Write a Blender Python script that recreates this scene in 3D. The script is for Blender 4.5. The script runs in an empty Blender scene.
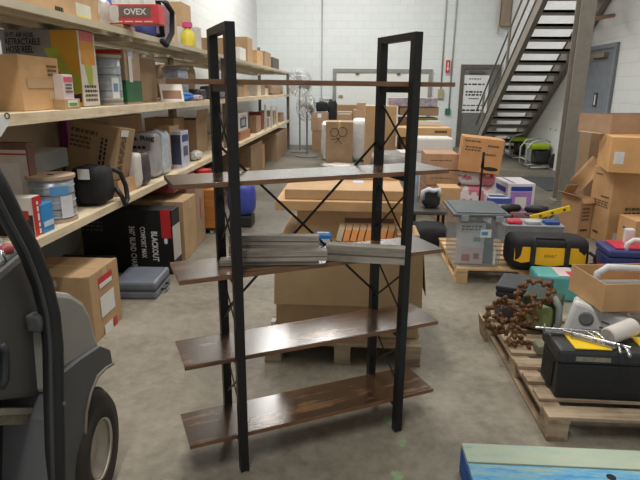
import bpy, bmesh, math, random
from mathutils import Vector, Matrix, noise
PI = math.pi
D = bpy.data
COL = bpy.context.scene.collection
rnd = random.Random(7)

# ------------------------------------------------------------------ camera solved from the bookcase and the room
FPX, PITCH, YAW, ROLL, CH = 541.13, 0.2718, 0.0587, 0.0079, 1.5805
_cy, _sy, _cp, _sp = math.cos(YAW), math.sin(YAW), math.cos(PITCH), math.sin(PITCH)
FWD = Vector((-_sy*_cp, _cy*_cp, -_sp)); _r = Vector((_cy, _sy, 0)); _u = _r.cross(FWD)
RGT = math.cos(ROLL)*_r + math.sin(ROLL)*_u
UPV = -math.sin(ROLL)*_r + math.cos(ROLL)*_u
def at(px, py, x=None, y=None, z=None):
    """sight line through a photo point cut with a real plane of the room"""
    d = FWD + RGT*(px-320)/FPX - UPV*(py-240)/FPX
    if z is not None: t = (z-CH)/d.z
    elif y is not None: t = y/d.y
    else: t = x/d.x
    return Vector((d.x*t, d.y*t, CH+d.z*t))
def prj(x, y, z):
    p = Vector((x, y, z-CH)); w = p.dot(FWD)
    return 320+FPX*p.dot(RGT)/w, 240-FPX*p.dot(UPV)/w
def ycol(px, X, z):
    """how far along a wall-parallel plane a thing stands"""
    lo, hi = 0.9, 16.0
    side = 1 if X < 0 else -1
    for _ in range(50):
        m = (lo+hi)/2
        if (prj(X, m, z)[0]-px)*side < 0: lo = m
        else: hi = m
    return (lo+hi)/2

# ------------------------------------------------------------------ materials
def srgb(r, g, b):
    f = lambda c: (c/255/12.92) if c/255 <= .04045 else ((c/255+.055)/1.055)**2.4
    return (f(r), f(g), f(b), 1)
MATS = {}
def newmat(name):
    m = D.materials.new(name); m.use_nodes = True
    nt = m.node_tree; b = nt.nodes['Principled BSDF']
    return m, nt, b
def ramp(nt, pts):
    r = nt.nodes.new('ShaderNodeValToRGB'); e = r.color_ramp.elements
    while len(e) < len(pts): e.new(.5)
    for i, (p, c) in enumerate(pts): e[i].position = p; e[i].color = c
    return r
def coords(nt, scale=(1, 1, 1), kind='Object', rot=(0, 0, 0)):
    tc = nt.nodes.new('ShaderNodeTexCoord'); mp = nt.nodes.new('ShaderNodeMapping')
    mp.inputs['Scale'].default_value = scale; mp.inputs['Rotation'].default_value = rot
    nt.links.new(tc.outputs[kind], mp.inputs['Vector']); return mp.outputs[0]
def noisen(nt, vec, scale, detail=4, rough=.55):
    n = nt.nodes.new('ShaderNodeTexNoise'); n.inputs['Scale'].default_value = scale
    n.inputs['Detail'].default_value = detail; n.inputs['Roughness'].default_value = rough
    nt.links.new(vec, n.inputs['Vector']); return n.outputs['Fac']
def bump(nt, b, h, strength=.2, dist=.01):
    n = nt.nodes.new('ShaderNodeBump'); n.inputs['Strength'].default_value = strength; n.inputs['Distance'].default_value = dist
    nt.links.new(h, n.inputs['Height']); nt.links.new(n.outputs[0], b.inputs['Normal'])
def M(rgb, rough=.6, metal=0, var=.12, scale=9, key=None, trans=0, alpha=1, emit=0, bmp=0):
    k = key or (rgb, rough, metal, var, scale, trans, alpha, emit, bmp)
    if k in MATS: return MATS[k]
    m, nt, b = newmat('surface')
    c = srgb(*rgb)
    lo = tuple(v*(1-var) for v in c[:3])+(1,); hi = tuple(min(1, v*(1+var*.7)) for v in c[:3])+(1,)
    f = noisen(nt, coords(nt), scale)
    r = ramp(nt, [(.3, lo), (.7, hi)]); nt.links.new(f, r.inputs[0]); nt.links.new(r.outputs[0], b.inputs['Base Color'])
    b.inputs['Roughness'].default_value = rough; b.inputs['Metallic'].default_value = metal
    b.inputs['Transmission Weight'].default_value = trans; b.inputs['Alpha'].default_value = alpha
    if emit: b.inputs['Emission Color'].default_value = c; b.inputs['Emission Strength'].default_value = emit
    if bmp: bump(nt, b, noisen(nt, coords(nt), 30), bmp)
    MATS[k] = m; return m
def kraft(rgb=(186, 152, 112)):
    k = ('kraft', rgb)
    if k in MATS: return MATS[k]
    m, nt, b = newmat('corrugated_cardboard'); c = srgb(*rgb)
    v = coords(nt, (1, 1, 1)); f = noisen(nt, v, 5, 6, .6)
    g = noisen(nt, coords(nt, (3, 3, 60)), 6, 3)
    r = ramp(nt, [(.3, tuple(x*.84 for x in c[:3])+(1,)), (.72, tuple(min(1, x*1.07) for x in c[:3])+(1,))])
    mx = nt.nodes.new('ShaderNodeMath'); mx.operation = 'MULTIPLY_ADD'; mx.inputs[1].default_value = .25
    nt.links.new(g, mx.inputs[0]); nt.links.new(f, mx.inputs[2])
    sb = nt.nodes.new('ShaderNodeMath'); sb.operation = 'SUBTRACT'; sb.inputs[1].default_value = .125
    nt.links.new(mx.outputs[0], sb.inputs[0])
    nt.links.new(sb.outputs[0], r.inputs[0]); nt.links.new(r.outputs[0], b.inputs['Base Color'])
    b.inputs['Roughness'].default_value = .78; bump(nt, b, g, .08)
    MATS[k] = m; return m
K1 = kraft((186, 154, 116)); K2 = kraft((200, 164, 122)); K3 = kraft((166, 138, 108)); K4 = kraft((210, 168, 120)); K5 = kraft((150, 122, 92))
def wood(name, cs, rough, along='x', sc=1.0, bm=.15, ring=7):
    m, nt, b = newmat(name)
    s = (1.2*sc, 14*sc, 14*sc) if along == 'x' else (14*sc, 1.2*sc, 14*sc)
    f = noisen(nt, coords(nt, s), 2.2, 8, .62); g = noisen(nt, coords(nt, (2.5, 2.5, 2.5)), ring*.35, 3)
    a = nt.nodes.new('ShaderNodeMath'); a.operation = 'MULTIPLY_ADD'; a.inputs[1].default_value = .6
    nt.links.new(g, a.inputs[0]); nt.links.new(f, a.inputs[2])
    q = nt.nodes.new('ShaderNodeMath'); q.operation = 'SUBTRACT'; q.inputs[1].default_value = .3
    nt.links.new(a.outputs[0], q.inputs[0])
    n = len(cs); r = ramp(nt, [(.28+.44*i/(n-1), srgb(*c)) for i, c in enumerate(cs)])
    nt.links.new(q.outputs[0], r.inputs[0]); nt.links.new(r.outputs[0], b.inputs['Base Color'])
    b.inputs['Roughness'].default_value = rough; bump(nt, b, f, bm)
    return m
RUSTIC = wood('rustic_brown_laminate', [(32, 22, 15), (80, 55, 36), (52, 37, 26), (112, 80, 53), (142, 106, 73)], .24, sc=.7, bm=.015)
RUSTIC.node_tree.nodes['Principled BSDF'].inputs['Specular IOR Level'].default_value = .8
RUSTIC.node_tree.nodes['Principled BSDF'].inputs['Coat Weight'].default_value = 1.0
RUSTIC.node_tree.nodes['Principled BSDF'].inputs['Coat Roughness'].default_value = .2
RUSTIC_EDGE = wood('rustic_edge_band', [(84, 58, 40), (128, 92, 64), (100, 70, 48)], .45, bm=.03)
PALLET = wood('weathered_pallet_wood', [(128, 108, 86), (170, 150, 124), (192, 174, 146)], .85)
PALLETN = wood('fresh_pallet_wood', [(182, 146, 102), (214, 180, 134), (226, 196, 150)], .8)
PALY = wood('pallet_wood_cross_grain', [(118, 98, 78), (158, 136, 110), (182, 160, 132)], .85, along='y')
SHELFW = wood('rack_deck_board', [(196, 176, 142), (222, 204, 172), (234, 218, 190)], .7, along='y')
CABW = wood('orange_oak_veneer', [(164, 98, 44), (196, 126, 62)], .5)
BARN = wood('grey_weathered_slat', [(112, 104, 94), (150, 142, 130), (176, 168, 154)], .6)
BLUEP = None
def make_blue():
    m, nt, b = newmat('flaking_blue_paint')
    f = noisen(nt, coords(nt, (2, 9, 9)), 3, 8, .7)
    r = ramp(nt, [(.34, srgb(60, 138, 196)), (.48, srgb(110, 172, 205)), (.6, srgb(158, 182, 168)), (.74, srgb(120, 118, 100))])
    nt.links.new(f, r.inputs[0]); nt.links.new(r.outputs[0], b.inputs['Base Color']); b.inputs['Roughness'].default_value = .7
    bump(nt, b, f, .3); return m
BLUEP = make_blue()
def make_pale():
    m, nt, b = newmat('worn_pale_green_paint')
    f = noisen(nt, coords(nt, (2, 9, 9)), 3, 8, .7)
    r = ramp(nt, [(.3, srgb(120, 172, 190)), (.42, srgb(172, 190, 172)), (.62, srgb(186, 192, 168)), (.78, srgb(150, 146, 120))])
    nt.links.new(f, r.inputs[0]); nt.links.new(r.outputs[0], b.inputs['Base Color']); b.inputs['Roughness'].default_value = .75
    bump(nt, b, f, .3); return m
PALEP = make_pale()
def make_floor():
    m, nt, b = newmat('stained_concrete')
    v = coords(nt)
    f = noisen(nt, v, 1.1, 8, .62); g = noisen(nt, v, 14, 8, .7)
    a = nt.nodes.new('ShaderNodeMath'); a.operation = 'MULTIPLY_ADD'; a.inputs[1].default_value = .6
    nt.links.new(g, a.inputs[0]); nt.links.new(f, a.inputs[2])
    q = nt.nodes.new('ShaderNodeMath'); q.operation = 'SUBTRACT'; q.inputs[1].default_value = .3
    nt.links.new(a.outputs[0], q.inputs[0])
    r = ramp(nt, [(.28, srgb(104, 97, 85)), (.42, srgb(128, 121, 107)), (.58, srgb(148, 141, 126)), (.8, srgb(168, 161, 147))])
    nt.links.new(q.outputs[0], r.inputs[0])
    vo = noisen(nt, v, 5.5, 2); r2 = ramp(nt, [(.70, (1, 1, 1, 1)), (.78, (.62, .58, .54, 1))])
    nt.links.new(vo, r2.inputs[0])
    mx = nt.nodes.new('ShaderNodeMixRGB'); mx.blend_type = 'MULTIPLY'; mx.inputs[0].default_value = 1
    nt.links.new(r.outputs[0], mx.inputs[1]); nt.links.new(r2.outputs[0], mx.inputs[2])
    # floor colour is multiplied darker and greyer towards the back, with a blotchy transition
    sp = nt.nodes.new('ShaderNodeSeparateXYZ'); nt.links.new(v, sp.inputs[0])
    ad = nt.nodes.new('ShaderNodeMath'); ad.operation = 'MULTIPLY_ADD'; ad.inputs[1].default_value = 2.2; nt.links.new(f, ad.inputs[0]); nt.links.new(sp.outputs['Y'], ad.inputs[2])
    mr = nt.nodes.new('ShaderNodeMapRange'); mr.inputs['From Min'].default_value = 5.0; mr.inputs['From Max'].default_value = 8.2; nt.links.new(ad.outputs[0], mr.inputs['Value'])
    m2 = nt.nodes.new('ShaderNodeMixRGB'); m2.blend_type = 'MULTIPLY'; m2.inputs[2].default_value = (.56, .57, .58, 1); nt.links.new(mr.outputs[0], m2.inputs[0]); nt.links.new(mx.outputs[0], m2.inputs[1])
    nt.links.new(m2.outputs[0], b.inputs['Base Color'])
    b.inputs['Specular IOR Level'].default_value = .35
    rr = ramp(nt, [(.3, (.42,)*3+(1,)), (.7, (.6,)*3+(1,))]); nt.links.new(f, rr.inputs[0]); nt.links.new(rr.outputs[0], b.inputs['Roughness'])
    bump(nt, b, g, .05); return m
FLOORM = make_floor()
def make_block(name, base, axis):
    m, nt, b = newmat(name)
    tc = nt.nodes.new('ShaderNodeTexCoord'); sp = nt.nodes.new('ShaderNodeSeparateXYZ'); cb = nt.nodes.new('ShaderNodeCombineXYZ')
    nt.links.new(tc.outputs['Object'], sp.inputs[0])
    nt.links.new(sp.outputs['X' if axis == 'x' else 'Y'], cb.inputs[0]); nt.links.new(sp.outputs['Z'], cb.inputs[1])
    br = nt.nodes.new('ShaderNodeTexBrick'); br.inputs['Scale'].default_value = 1
    br.inputs['Brick Width'].default_value = .4; br.inputs['Row Height'].default_value = .2; br.inputs['Mortar Size'].default_value = .007
    br.inputs['Mortar Smooth'].default_value = .5
    c = srgb(*base); br.inputs['Color1'].default_value = c; br.inputs['Color2'].default_value = tuple(x*.965 for x in c[:3])+(1,)
    br.inputs['Mortar'].default_value = tuple(x*.86 for x in c[:3])+(1,)
    nt.links.new(cb.outputs[0], br.inputs['Vector']); nt.links.new(br.outputs['Color'], b.inputs['Base Color'])
    b.inputs['Roughness'].default_value = .55
    inv = nt.nodes.new('ShaderNodeMath'); inv.operation = 'SUBTRACT'; inv.inputs[0].default_value = 1
    nt.links.new(br.outputs['Fac'], inv.inputs[1]); bump(nt, b, inv.outputs[0], .35, .01); return m
BLOCKX = make_block('painted_block_wall', (222, 228, 229), 'x'); BLOCKY = make_block('painted_block_wall_side', (218, 221, 220), 'y')
STEEL = M((104, 99, 90), .5, .1); STEELD = M((98, 93, 85), .55, .1); BLACKM = M((27, 26, 26), .42, .15, var=.08)
BLACKP = M((38, 38, 40), .5); GREYP = M((92, 95, 99), .5); WHITE = M((226, 226, 222), .6, var=.04); OFFW = M((206, 204, 196), .7)
TAPE = M((200, 168, 124), .3, var=.04); INK = M((42, 36, 32), .8, var=.02); INKB = M((104, 82, 60), .8, var=.05)
RED = M((196, 44, 46), .5); CHROME = M((190, 190, 192), .25, .9, var=.05); YEL = M((240, 200, 20), .5, var=.05)
GLASSY = M((216, 222, 226), .18, trans=.0, alpha=.42, var=.02); RUBBER = M((50, 44, 38), .85, bmp=.3)
RACKB = M((198, 188, 164), .5, var=.06); RUST = M((112, 78, 46), .6, .3, var=.5, scale=18, bmp=.5)
FABBLK = M((30, 30, 33), .9, bmp=.4); VEH = M((160, 157, 151), .55, var=.05); VEHD = M((92, 94, 95), .55, var=.08)

def make_patchy(name, a, b, sc_, lo=.48, hi=.54):
    m, nt, bs = newmat(name); f = noisen(nt, coords(nt), sc_, 2)
    r = ramp(nt, [(lo, srgb(*a)), (hi, srgb(*b))]); nt.links.new(f, r.inputs[0]); nt.links.new(r.outputs[0], bs.inputs['Base Color'])
    bs.inputs['Roughness'].default_value = .4; return m
REDWHITE = make_patchy('red_and_white_print', (238, 228, 228), (208, 70, 90), 7, .50, .54)
PINKWHITE = make_patchy('pink_and_white_print', (240, 232, 232), (222, 130, 146), 6, .50, .55)
# ------------------------------------------------------------------ object helpers
def tag(o, label, cat, group=None, kind=None):
    if label: o['label'] = label
    if cat: o['category'] = cat
    if group: o['group'] = group
    if kind: o['kind'] = kind
    return o
def empty(name, label, cat, loc=(0, 0, 0), rz=0, group=None):
    o = D.objects.new(name, None); COL.objects.link(o); o.location = loc; o.rotation_euler = (0, 0, rz)
    o.empty_display_size = .1
    return tag(o, label, cat, group)
def obj(name, bm, mat, parent=None, smooth=False, label=None, bevel=0, solid=0, sub=0):
    me = D.meshes.new(name); bmesh.ops.recalc_face_normals(bm, faces=bm.faces) if not solid else None
    bm.to_mesh(me); bm.free()
    for m in (mat if isinstance(mat, (list, tuple)) else [mat]): me.materials.append(m)
    o = D.objects.new(name, me); COL.objects.link(o)
    if parent is not None: o.parent = parent
    if smooth:
        for p in me.polygons: p.use_smooth = True
    if solid:
        s = o.modifiers.new('s', 'SOLIDIFY'); s.thickness = solid; s.offset = 0
    if sub:
        s = o.modifiers.new('u', 'SUBSURF'); s.levels = s.render_levels = sub
    if bevel:
        b = o.modifiers.new('b', 'BEVEL'); b.width = bevel; b.segments = 2; b.limit_method = 'ANGLE'
    if label: o['label'] = label
    return o
def B(): return bmesh.new()
def bx(bm, x0, x1, y0, y1, z0, z1, mtx=None, mi=0):
    m = Matrix.Translation(((x0+x1)/2, (y0+y1)/2, (z0+z1)/2)) @ Matrix.Diagonal((abs(x1-x0), abs(y1-y0), abs(z1-z0), 1))
    if mtx is not None: m = mtx @ m
    r = bmesh.ops.create_cube(bm, size=1, matrix=m)
    if mi:
        for v in r['verts']:
            for f in v.link_faces: f.material_index = mi
    return bm
def bar(bm, a, b, w, h=None, roll=0):
    a, b = Vector(a), Vector(b); d = b-a; h = h or w
    q = d.to_track_quat('Y', 'Z').to_matrix().to_4x4()
    m = Matrix.Translation((a+b)/2) @ q @ Matrix.Rotation(roll, 4, 'Y') @ Matrix.Diagonal((w, d.length, h, 1))
    bmesh.ops.create_cube(bm, size=1, matrix=m); return bm
def tube(bm, pts, r, n=8, closed=False, cap=True):
    pts = [Vector(p) for p in pts]; rings = []
    rr = r if isinstance(r, (list, tuple)) else [r]*len(pts)
    prev = None
    for i, p in enumerate(pts):
        if closed: t = pts[(i+1) % len(pts)]-pts[i-1]
        else: t = pts[min(i+1, len(pts)-1)]-pts[max(i-1, 0)]
        t.normalize()
        if prev is None: nrm = t.orthogonal().normalized()
        else: nrm = (prev-t*prev.dot(t)).normalized()
        prev = nrm; bi = t.cross(nrm)
        rings.append([bm.verts.new(p+rr[i]*(math.cos(2*PI*k/n)*nrm+math.sin(2*PI*k/n)*bi)) for k in range(n)])
    m = len(rings)
    for i in range(m if closed else m-1):
        a, b = rings[i], rings[(i+1) % m]
        for k in range(n): bm.faces.new((a[k], a[(k+1) % n], b[(k+1) % n], b[k]))
    if cap and not closed:
        bm.faces.new(rings[0][::-1]); bm.faces.new(rings[-1])
    return bm
def lathe(bm, prof, n=24, mtx=None):
    rings = []
    for r, z in prof:
        if r < 1e-5: v = [bm.verts.new((0, 0, z))]
        else: v = [bm.verts.new((r*math.cos(2*PI*k/n), r*math.sin(2*PI*k/n), z)) for k in range(n)]
        rings.append(v)
    for a, b in zip(rings, rings[1:]):
        for k in range(n):
            k2 = (k+1) % n
            if len(a) == 1 and len(b) == 1: continue
            if len(a) == 1: bm.faces.new((a[0], b[k2], b[k]))
            elif len(b) == 1: bm.faces.new((a[k], a[k2], b[0]))
            else: bm.faces.new((a[k], a[k2], b[k2], b[k]))
    if mtx is not None: bmesh.ops.transform(bm, matrix=mtx, verts=[v for r in rings for v in r])
    return bm
def prism(bm, pts, a, b, axis='x'):
    def P(u, v, t): return (t, u, v) if axis == 'x' else ((u, t, v) if axis == 'y' else (u, v, t))
    A = [bm.verts.new(P(u, v, a)) for u, v in pts]; Bv = [bm.verts.new(P(u, v, b)) for u, v in pts]
    bm.faces.new(A); bm.faces.new(Bv[::-1])
    for i in range(len(pts)):
        j = (i+1) % len(pts); bm.faces.new((A[i], A[j], Bv[j], Bv[i]))
    return bm
def blob(bm, size, seed=0, sq=.5, amp=.06, c=(0, 0, 0), sub=3, mtx=None, freq=3.0):
    """a soft, boxy lump resting on z=0 of its centre"""
    t = bmesh.new(); bmesh.ops.create_icosphere(t, subdivisions=sub, radius=1)
    bm_map = {}
    for v in t.verts:
        p = v.co.copy()
        q = Vector([math.copysign(abs(k)**sq, k) for k in p])
        q *= .96/max(1e-6, max(abs(q.x), abs(q.y), abs(q.z))**.35)
        nz = noise.noise(p*freq+Vector((seed*7.1, seed*3.3, 1)))
        q *= 1+amp*nz*2
        w = Vector((q.x*size[0]/2, q.y*size[1]/2, max(q.z, -.97)*size[2]/2+size[2]/2))+Vector(c)
        if mtx is not None: w = mtx @ w
        bm_map[v] = bm.verts.new(w)
    for f in t.faces: bm.faces.new([bm_map[v] for v in f.verts])
    t.free(); return bm
FACE_ROT = {'F': Matrix.Rotation(PI/2, 4, 'X'), 'R': Matrix.Rotation(PI/2, 4, 'Z') @ Matrix.Rotation(PI/2, 4, 'X'),
            'L': Matrix.Rotation(-PI/2, 4, 'Z') @ Matrix.Rotation(PI/2, 4, 'X'), 'T': Matrix.Identity(4),
            'K': Matrix.Rotation(PI, 4, 'Z') @ Matrix.Rotation(PI/2, 4, 'X')}
def face_m(face, s, u, v, spin=0, off=.001):
    """u,v fractions from the lower left of a face of a box of size s standing on its root"""
    w, d, h = s
    if face == 'F': p = Vector((-w/2+u*w, -d/2-off, v*h))
    elif face == 'R': p = Vector((w/2+off, -d/2+u*d, v*h))
    elif face == 'L': p = Vector((-w/2-off, d/2-u*d, v*h))
    elif face == 'K': p = Vector((w/2-u*w, d/2+off, v*h))
    else: p = Vector((-w/2+u*w, -d/2+v*d, h+off))
    return Matrix.Translation(p) @ FACE_ROT[face] @ Matrix.Rotation(spin, 4, 'Z')
def text(parent, s, height, mtx, mat, name='lettering', width=None, bold=0.0, lines=.95):
    cu = D.curves.new('lettering', 'FONT'); cu.body = s; cu.size = 1; cu.align_x = 'CENTER'; cu.align_y = 'CENTER'
    cu.extrude = 0; cu.offset = bold; cu.space_line = lines; cu.resolution_u = 2
    t = D.objects.new('t', cu); COL.objects.link(t)
    bpy.context.view_layer.update()
    me = D.meshes.new_from_object(t.evaluated_get(bpy.context.evaluated_depsgraph_get()))
    D.objects.remove(t); D.curves.remove(cu)
    if not me.vertices: return
    xs = [v.co.x for v in me.vertices]; ys = [v.co.y for v in me.vertices]
    cx, cyy = (max(xs)+min(xs))/2, (max(ys)+min(ys))/2; hh = max(ys)-min(ys); ww = max(xs)-min(xs)
    ky = height/hh; kx = (width/ww) if width else ky
    for v in me.vertices:
        v.co = mtx @ Vector(((v.co.x-cx)*kx, (v.co.y-cyy)*ky, .0004))
    me.materials.clear(); me.materials.append(mat); me.name = name
    o = D.objects.new(name, me); COL.objects.link(o); o.parent = parent; return o
def deco(root, s, items):
    for n_i, it in enumerate(items):
        k = it[0]; lay = .0003+n_i*.0009
        if k == 'label':
            _, f, u, v, w, h, mat = it[:7]; spin = it[7] if len(it) > 7 else 0; nm = it[8] if len(it) > 8 else 'paper_label'
            bm = B(); bx(bm, -w/2, w/2, -h/2, h/2, 0, .0015, face_m(f, s, u, v, spin, lay)); obj(nm, bm, mat, root)
        elif k == 'text':
            _, f, u, v, h, st, mat = it[:7]; spin = it[7] if len(it) > 7 else 0; wd = it[8] if len(it) > 8 else None
            bo = it[9] if len(it) > 9 else .02
            text(root, st, h, face_m(f, s, u, v, spin, lay+.002), mat, width=wd, bold=bo)
        elif k == 'marks':       # printed rows too small to read: plain strokes
            _, f, u, v, w, h, mat, n = it[:8]; bm = B(); r = random.Random(n*13+int(u*100))
            m = face_m(f, s, u, v, it[8] if len(it) > 8 else 0, lay+.0015)
            for i in range(n):
                yy = h/2-(i+.5)*h/n; x = -w/2
                while x < w/2*.9:
                    l = r.uniform(.08, .22)*w; bx(bm, x, min(x+l, w/2), yy-h/n*.28, yy+h/n*.28, 0, .0006, m); x += l+w*.05
            obj('printed_marks', bm, mat, root)
        elif k == 'tape':
            w, d, h = s; ax = it[1]; bm = B(); t = .05 if len(it) < 3 else it[2]
            if ax == 'x':
                bx(bm, -w/2-.001, w/2+.001, -t/2, t/2, h, h+.001); 
                for q in (-1, 1): bx(bm, q*w/2-.001, q*w/2+.001, -t/2, t/2, h*.82, h)
            else:
                bx(bm, -t/2, t/2, -d/2-.001, d/2+.001, h, h+.001)
                for q in (-1, 1): bx(bm, -t/2, t/2, q*d/2-.001, q*d/2+.001, h*.82, h)
            obj('packing_tape', bm, TAPE, root)
def carton(label, x0, x1, y0, y1, z0, z1, mat=None, items=(), rz=0, cat='box', name='cardboard_box', group=None, bev=.004, rxy=(0, 0)):
    mat = mat or K1; x0, x1 = min(x0, x1), max(x0, x1); y0, y1 = min(y0, y1), max(y0, y1)
    s = (x1-x0, y1-y0, z1-z0)
    r = empty(name, label, cat, ((x0+x1)/2, (y0+y1)/2, z0), rz, group)
    r.rotation_euler = (rxy[0], rxy[1], rz)
    bm = B(); bx(bm, -s[0]/2, s[0]/2, -s[1]/2, s[1]/2, 0, s[2]); obj('carton_body', bm, mat, r, bevel=bev)
    deco(r, s, items); return r
def lb(label, X, e, far, top, z0, left=None, depth=.4, **k):
    """box on the left rack: front face in plane X, near edge / far edge / top read off the photo"""
    y0 = ycol(e, X, z0); y1 = ycol(far, X, z0) if far else y0+.3
    z1 = at(e, top, x=X).z
    x0 = at(left, top, y=y0).x if left is not None else X-depth
    return carton(label, x0, X, y0, y1, z0, z1, **k)
def fb(label, Y, xl, xr, top, bot=None, z0=0, depth=.4, **k):
    """box seen square on: near face in plane Y"""
    a = at(xl, top, y=Y); b = at(xr, top, y=Y)
    if bot is not None: z0 = at((xl+xr)/2, bot, y=Y).z
    return carton(label, a.x, b.x, Y, Y+depth, z0, (a.z+b.z)/2, **k)
def opencarton(label, x0, x1, y0, y1, z0, z1, mat, flaps, rz=0, group=None, items=(), name='open_cardboard_box', t=.005):
    s = (x1-x0, y1-y0, z1-z0); w, d, h = s
    r = empty(name, label, 'box', ((x0+x1)/2, (y0+y1)/2, z0), rz, group)
    bm = B(); bx(bm, -w/2, w/2, -d/2, d/2, 0, t)
    bx(bm, -w/2, w/2, -d/2, -d/2+t, t, h); bx(bm, -w/2, w/2, d/2-t, d/2, t, h)
    bx(bm, -w/2, -w/2+t, -d/2+t, d/2-t, t, h); bx(bm, w/2-t, w/2, -d/2+t, d/2-t, t, h)
    obj('carton_body', bm, mat, r)
    for side, ang, ln in flaps:     # angle from upright, outward positive
        bm = B()
        if side in 'FK':
            q = -1 if side == 'F' else 1
            m = Matrix.Translation((0, q*d/2, h)) @ Matrix.Rotation(-q*ang, 4, 'X')
            bx(bm, -w/2+.004, w/2-.004, -t/2, t/2, 0, ln, m)
        else:
            q = -1 if side == 'L' else 1
            m = Matrix.Translation((q*w/2, 0, h)) @ Matrix.Rotation(q*ang, 4, 'Y')
            bx(bm, -t/2, t/2, -d/2+.004, d/2-.004, 0, ln, m)
        obj('flap', bm, mat, r)
    deco(r, s, items); return r
def struct(name, bm, mat, parent=None, **k):
    o = obj(name, bm, mat, parent, **k)
    if parent is None: o['kind'] = 'structure'
    return o
def copy_tree(o, parent=None):
    c = o.copy(); COL.objects.link(c); c.parent = parent
    for ch in list(o.children): copy_tree(ch, c)
    return c
LP1, LP2, LP3, LP4, LP5, WORLD, EXPO = 54, 26, 78, 118, 18, .38, .0

# ================================================================== ROOM
YW, XL, XR, ZC = 16.0, -2.75, 4.15, 5.6
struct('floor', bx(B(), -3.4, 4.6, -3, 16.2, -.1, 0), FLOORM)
struct('wall_back', bx(B(), XL-.2, XR+.2, YW, YW+.2, 0, ZC), BLOCKX)
struct('wall_left', bx(B(), XL-.2, XL, -3, YW, 0, ZC), BLOCKY)
struct('wall_right', bx(B(), XR, XR+.2, -3, YW, 0, ZC), BLOCKY)
struct('ceiling', bx(B(), XL-.2, XR+.2, -3, YW+.2, ZC, ZC+.1), M((214, 214, 208), .8))
# wide white double door in a grey frame, back wall
FR = M((142, 142, 136), .5)
dr = empty('door_1', None, None, (.78, YW, 0)); dr['kind'] = 'structure'
bm = B(); bx(bm, -1.39, -1.29, -.06, 0, 0, 2.14); bx(bm, 1.29, 1.39, -.06, 0, 0, 2.14); bx(bm, -1.29, 1.29, -.06, 0, 2.04, 2.14); obj('door_frame', bm, FR, dr)
obj('door_leaf', bx(B(), -1.29, -.002, -.03, -.002, 0, 2.04), M((224, 227, 224), .45, var=.02), dr)
obj('door_leaf', bx(B(), .002, 1.29, -.03, -.002, 0, 2.04), M((224, 227, 224), .45, var=.02), dr)
for x in (-.75, .4): obj('door_closer', bx(B(), x, x+.1, -.08, -.03, 1.99, 2.03), STEELD, dr)
obj('door_handle', bx(B(), -1.22, -1.1, -.08, -.03, 1.38, 1.43), M((190, 160, 120), .5), dr)
# grey door with a notice, at the foot of the stairs
dr = empty('door_2', None, None, (3.5, YW, 0)); dr['kind'] = 'structure'
bm = B(); bx(bm, -.55, -.45, -.07, 0, 0, 2.27); bx(bm, .45, .55, -.07, 0, 0, 2.27); bx(bm, -.45, .45, -.07, 0, 2.16, 2.27); obj('door_frame', bm, STEELD, dr)
obj('door_leaf', bx(B(), -.45, .45, -.04, -.002, 0, 2.16), M((112, 113, 110), .5), dr)
obj('door_closer', bx(B(), -.32, .1, -.1, -.04, 2.04, 2.1), STEELD, dr)
t = empty('door_notice', 'large white printed notice sheet on the grey door behind the stairs', 'sign', (3.37, YW-.045, .97))
s = (.74, .006, 1.02); obj('notice_sheet', bx(B(), -s[0]/2, s[0]/2, -.003, .003, 0, s[2]), M((226, 230, 228), .6, var=.02), t)
deco(t, s, [('marks', 'F', .5, .9, .36, .05, INK, 1), ('marks', 'F', .5, .76, .62, .07, INK, 1), ('marks', 'F', .5, .52, .5, .16, INK, 2),
            ('marks', 'F', .5, .38, .3, .05, INK, 1), ('marks', 'F', .5, .2, .6, .05, INK, 1), ('marks', 'F', .5, .07, .62, .08, INK, 1)])
# blue grey door in the right wall
y0, y1 = 9.35, 10.4
dr = empty('door_3', None, None, (XR, (y0+y1)/2, .0)); dr['kind'] = 'structure'
bm = B(); bx(bm, -.05, 0, -.6, -.53, 0, 2.33); bx(bm, -.05, 0, .53, .6, 0, 2.33); bx(bm, -.05, 0, -.53, .53, 2.26, 2.33); obj('door_frame', bm, M((122, 128, 134), .5), dr)
obj('door_leaf', bx(B(), -.03, -.002, -.53, .53, 0, 2.26), M((112, 119, 128), .5), dr)
obj('door_closer', bx(B(), -.1, -.03, -.3, .25, 2.12, 2.2), M((140, 124, 100), .5, .3), dr)
obj('door_plate', bx(B(), -.04, -.03, -.12, .02, 1.32, 1.56), M((48, 50, 52), .5), dr)
obj('door_plate_mark', bx(B(), -.045, -.04, -.07, -.03, 1.36, 1.52), WHITE, dr)
# conduits and small fittings on the back wall
def conduit(label, pts, r=.018, box=None, bc=None, gone=False):
    t = empty('conduit', label, 'pipe', (pts[0][0], YW-.03, 0)); o = Vector(t.location)
    obj('pipe_run', tube(B(), [Vector(p)-o for p in pts], r, 6), M((168, 168, 164), .45, .4), t, smooth=True)
    if box: x, z, w, h = box; obj('junction_box', bx(B(), x-w/2-o.x, x+w/2-o.x, -.05, .02, z-h/2, z+h/2), bc, t, bevel=.004)
conduit('thin grey wall conduit bending right above the pile of black bags', [(-.93, YW-.03, ZC), (-.93, YW-.03, 1.3), (-.6, YW-.03, 1.3)], box=(-.93, 1.3, .1, .1), bc=M((170, 170, 166)))
conduit('thin conduit left of the red arrow sign, ending in a tan outlet box', [(2.43, YW-.03, ZC), (2.43, YW-.03, 1.55)], box=(2.43, 1.48, .14, .26), bc=M((170, 160, 124)))
conduit('thin conduit passing right of the red arrow sign to a green switch box', [(2.71, YW-.03, ZC), (2.69, YW-.03, 1.05)], box=(2.66, 1.0, .14, .16), bc=M((40, 112, 84)))
t = empty('wall_cabinet', 'tan electrical cabinet on the back wall high behind the handrail', 'cabinet', (4.0, YW-.12, 3.25))
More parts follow.
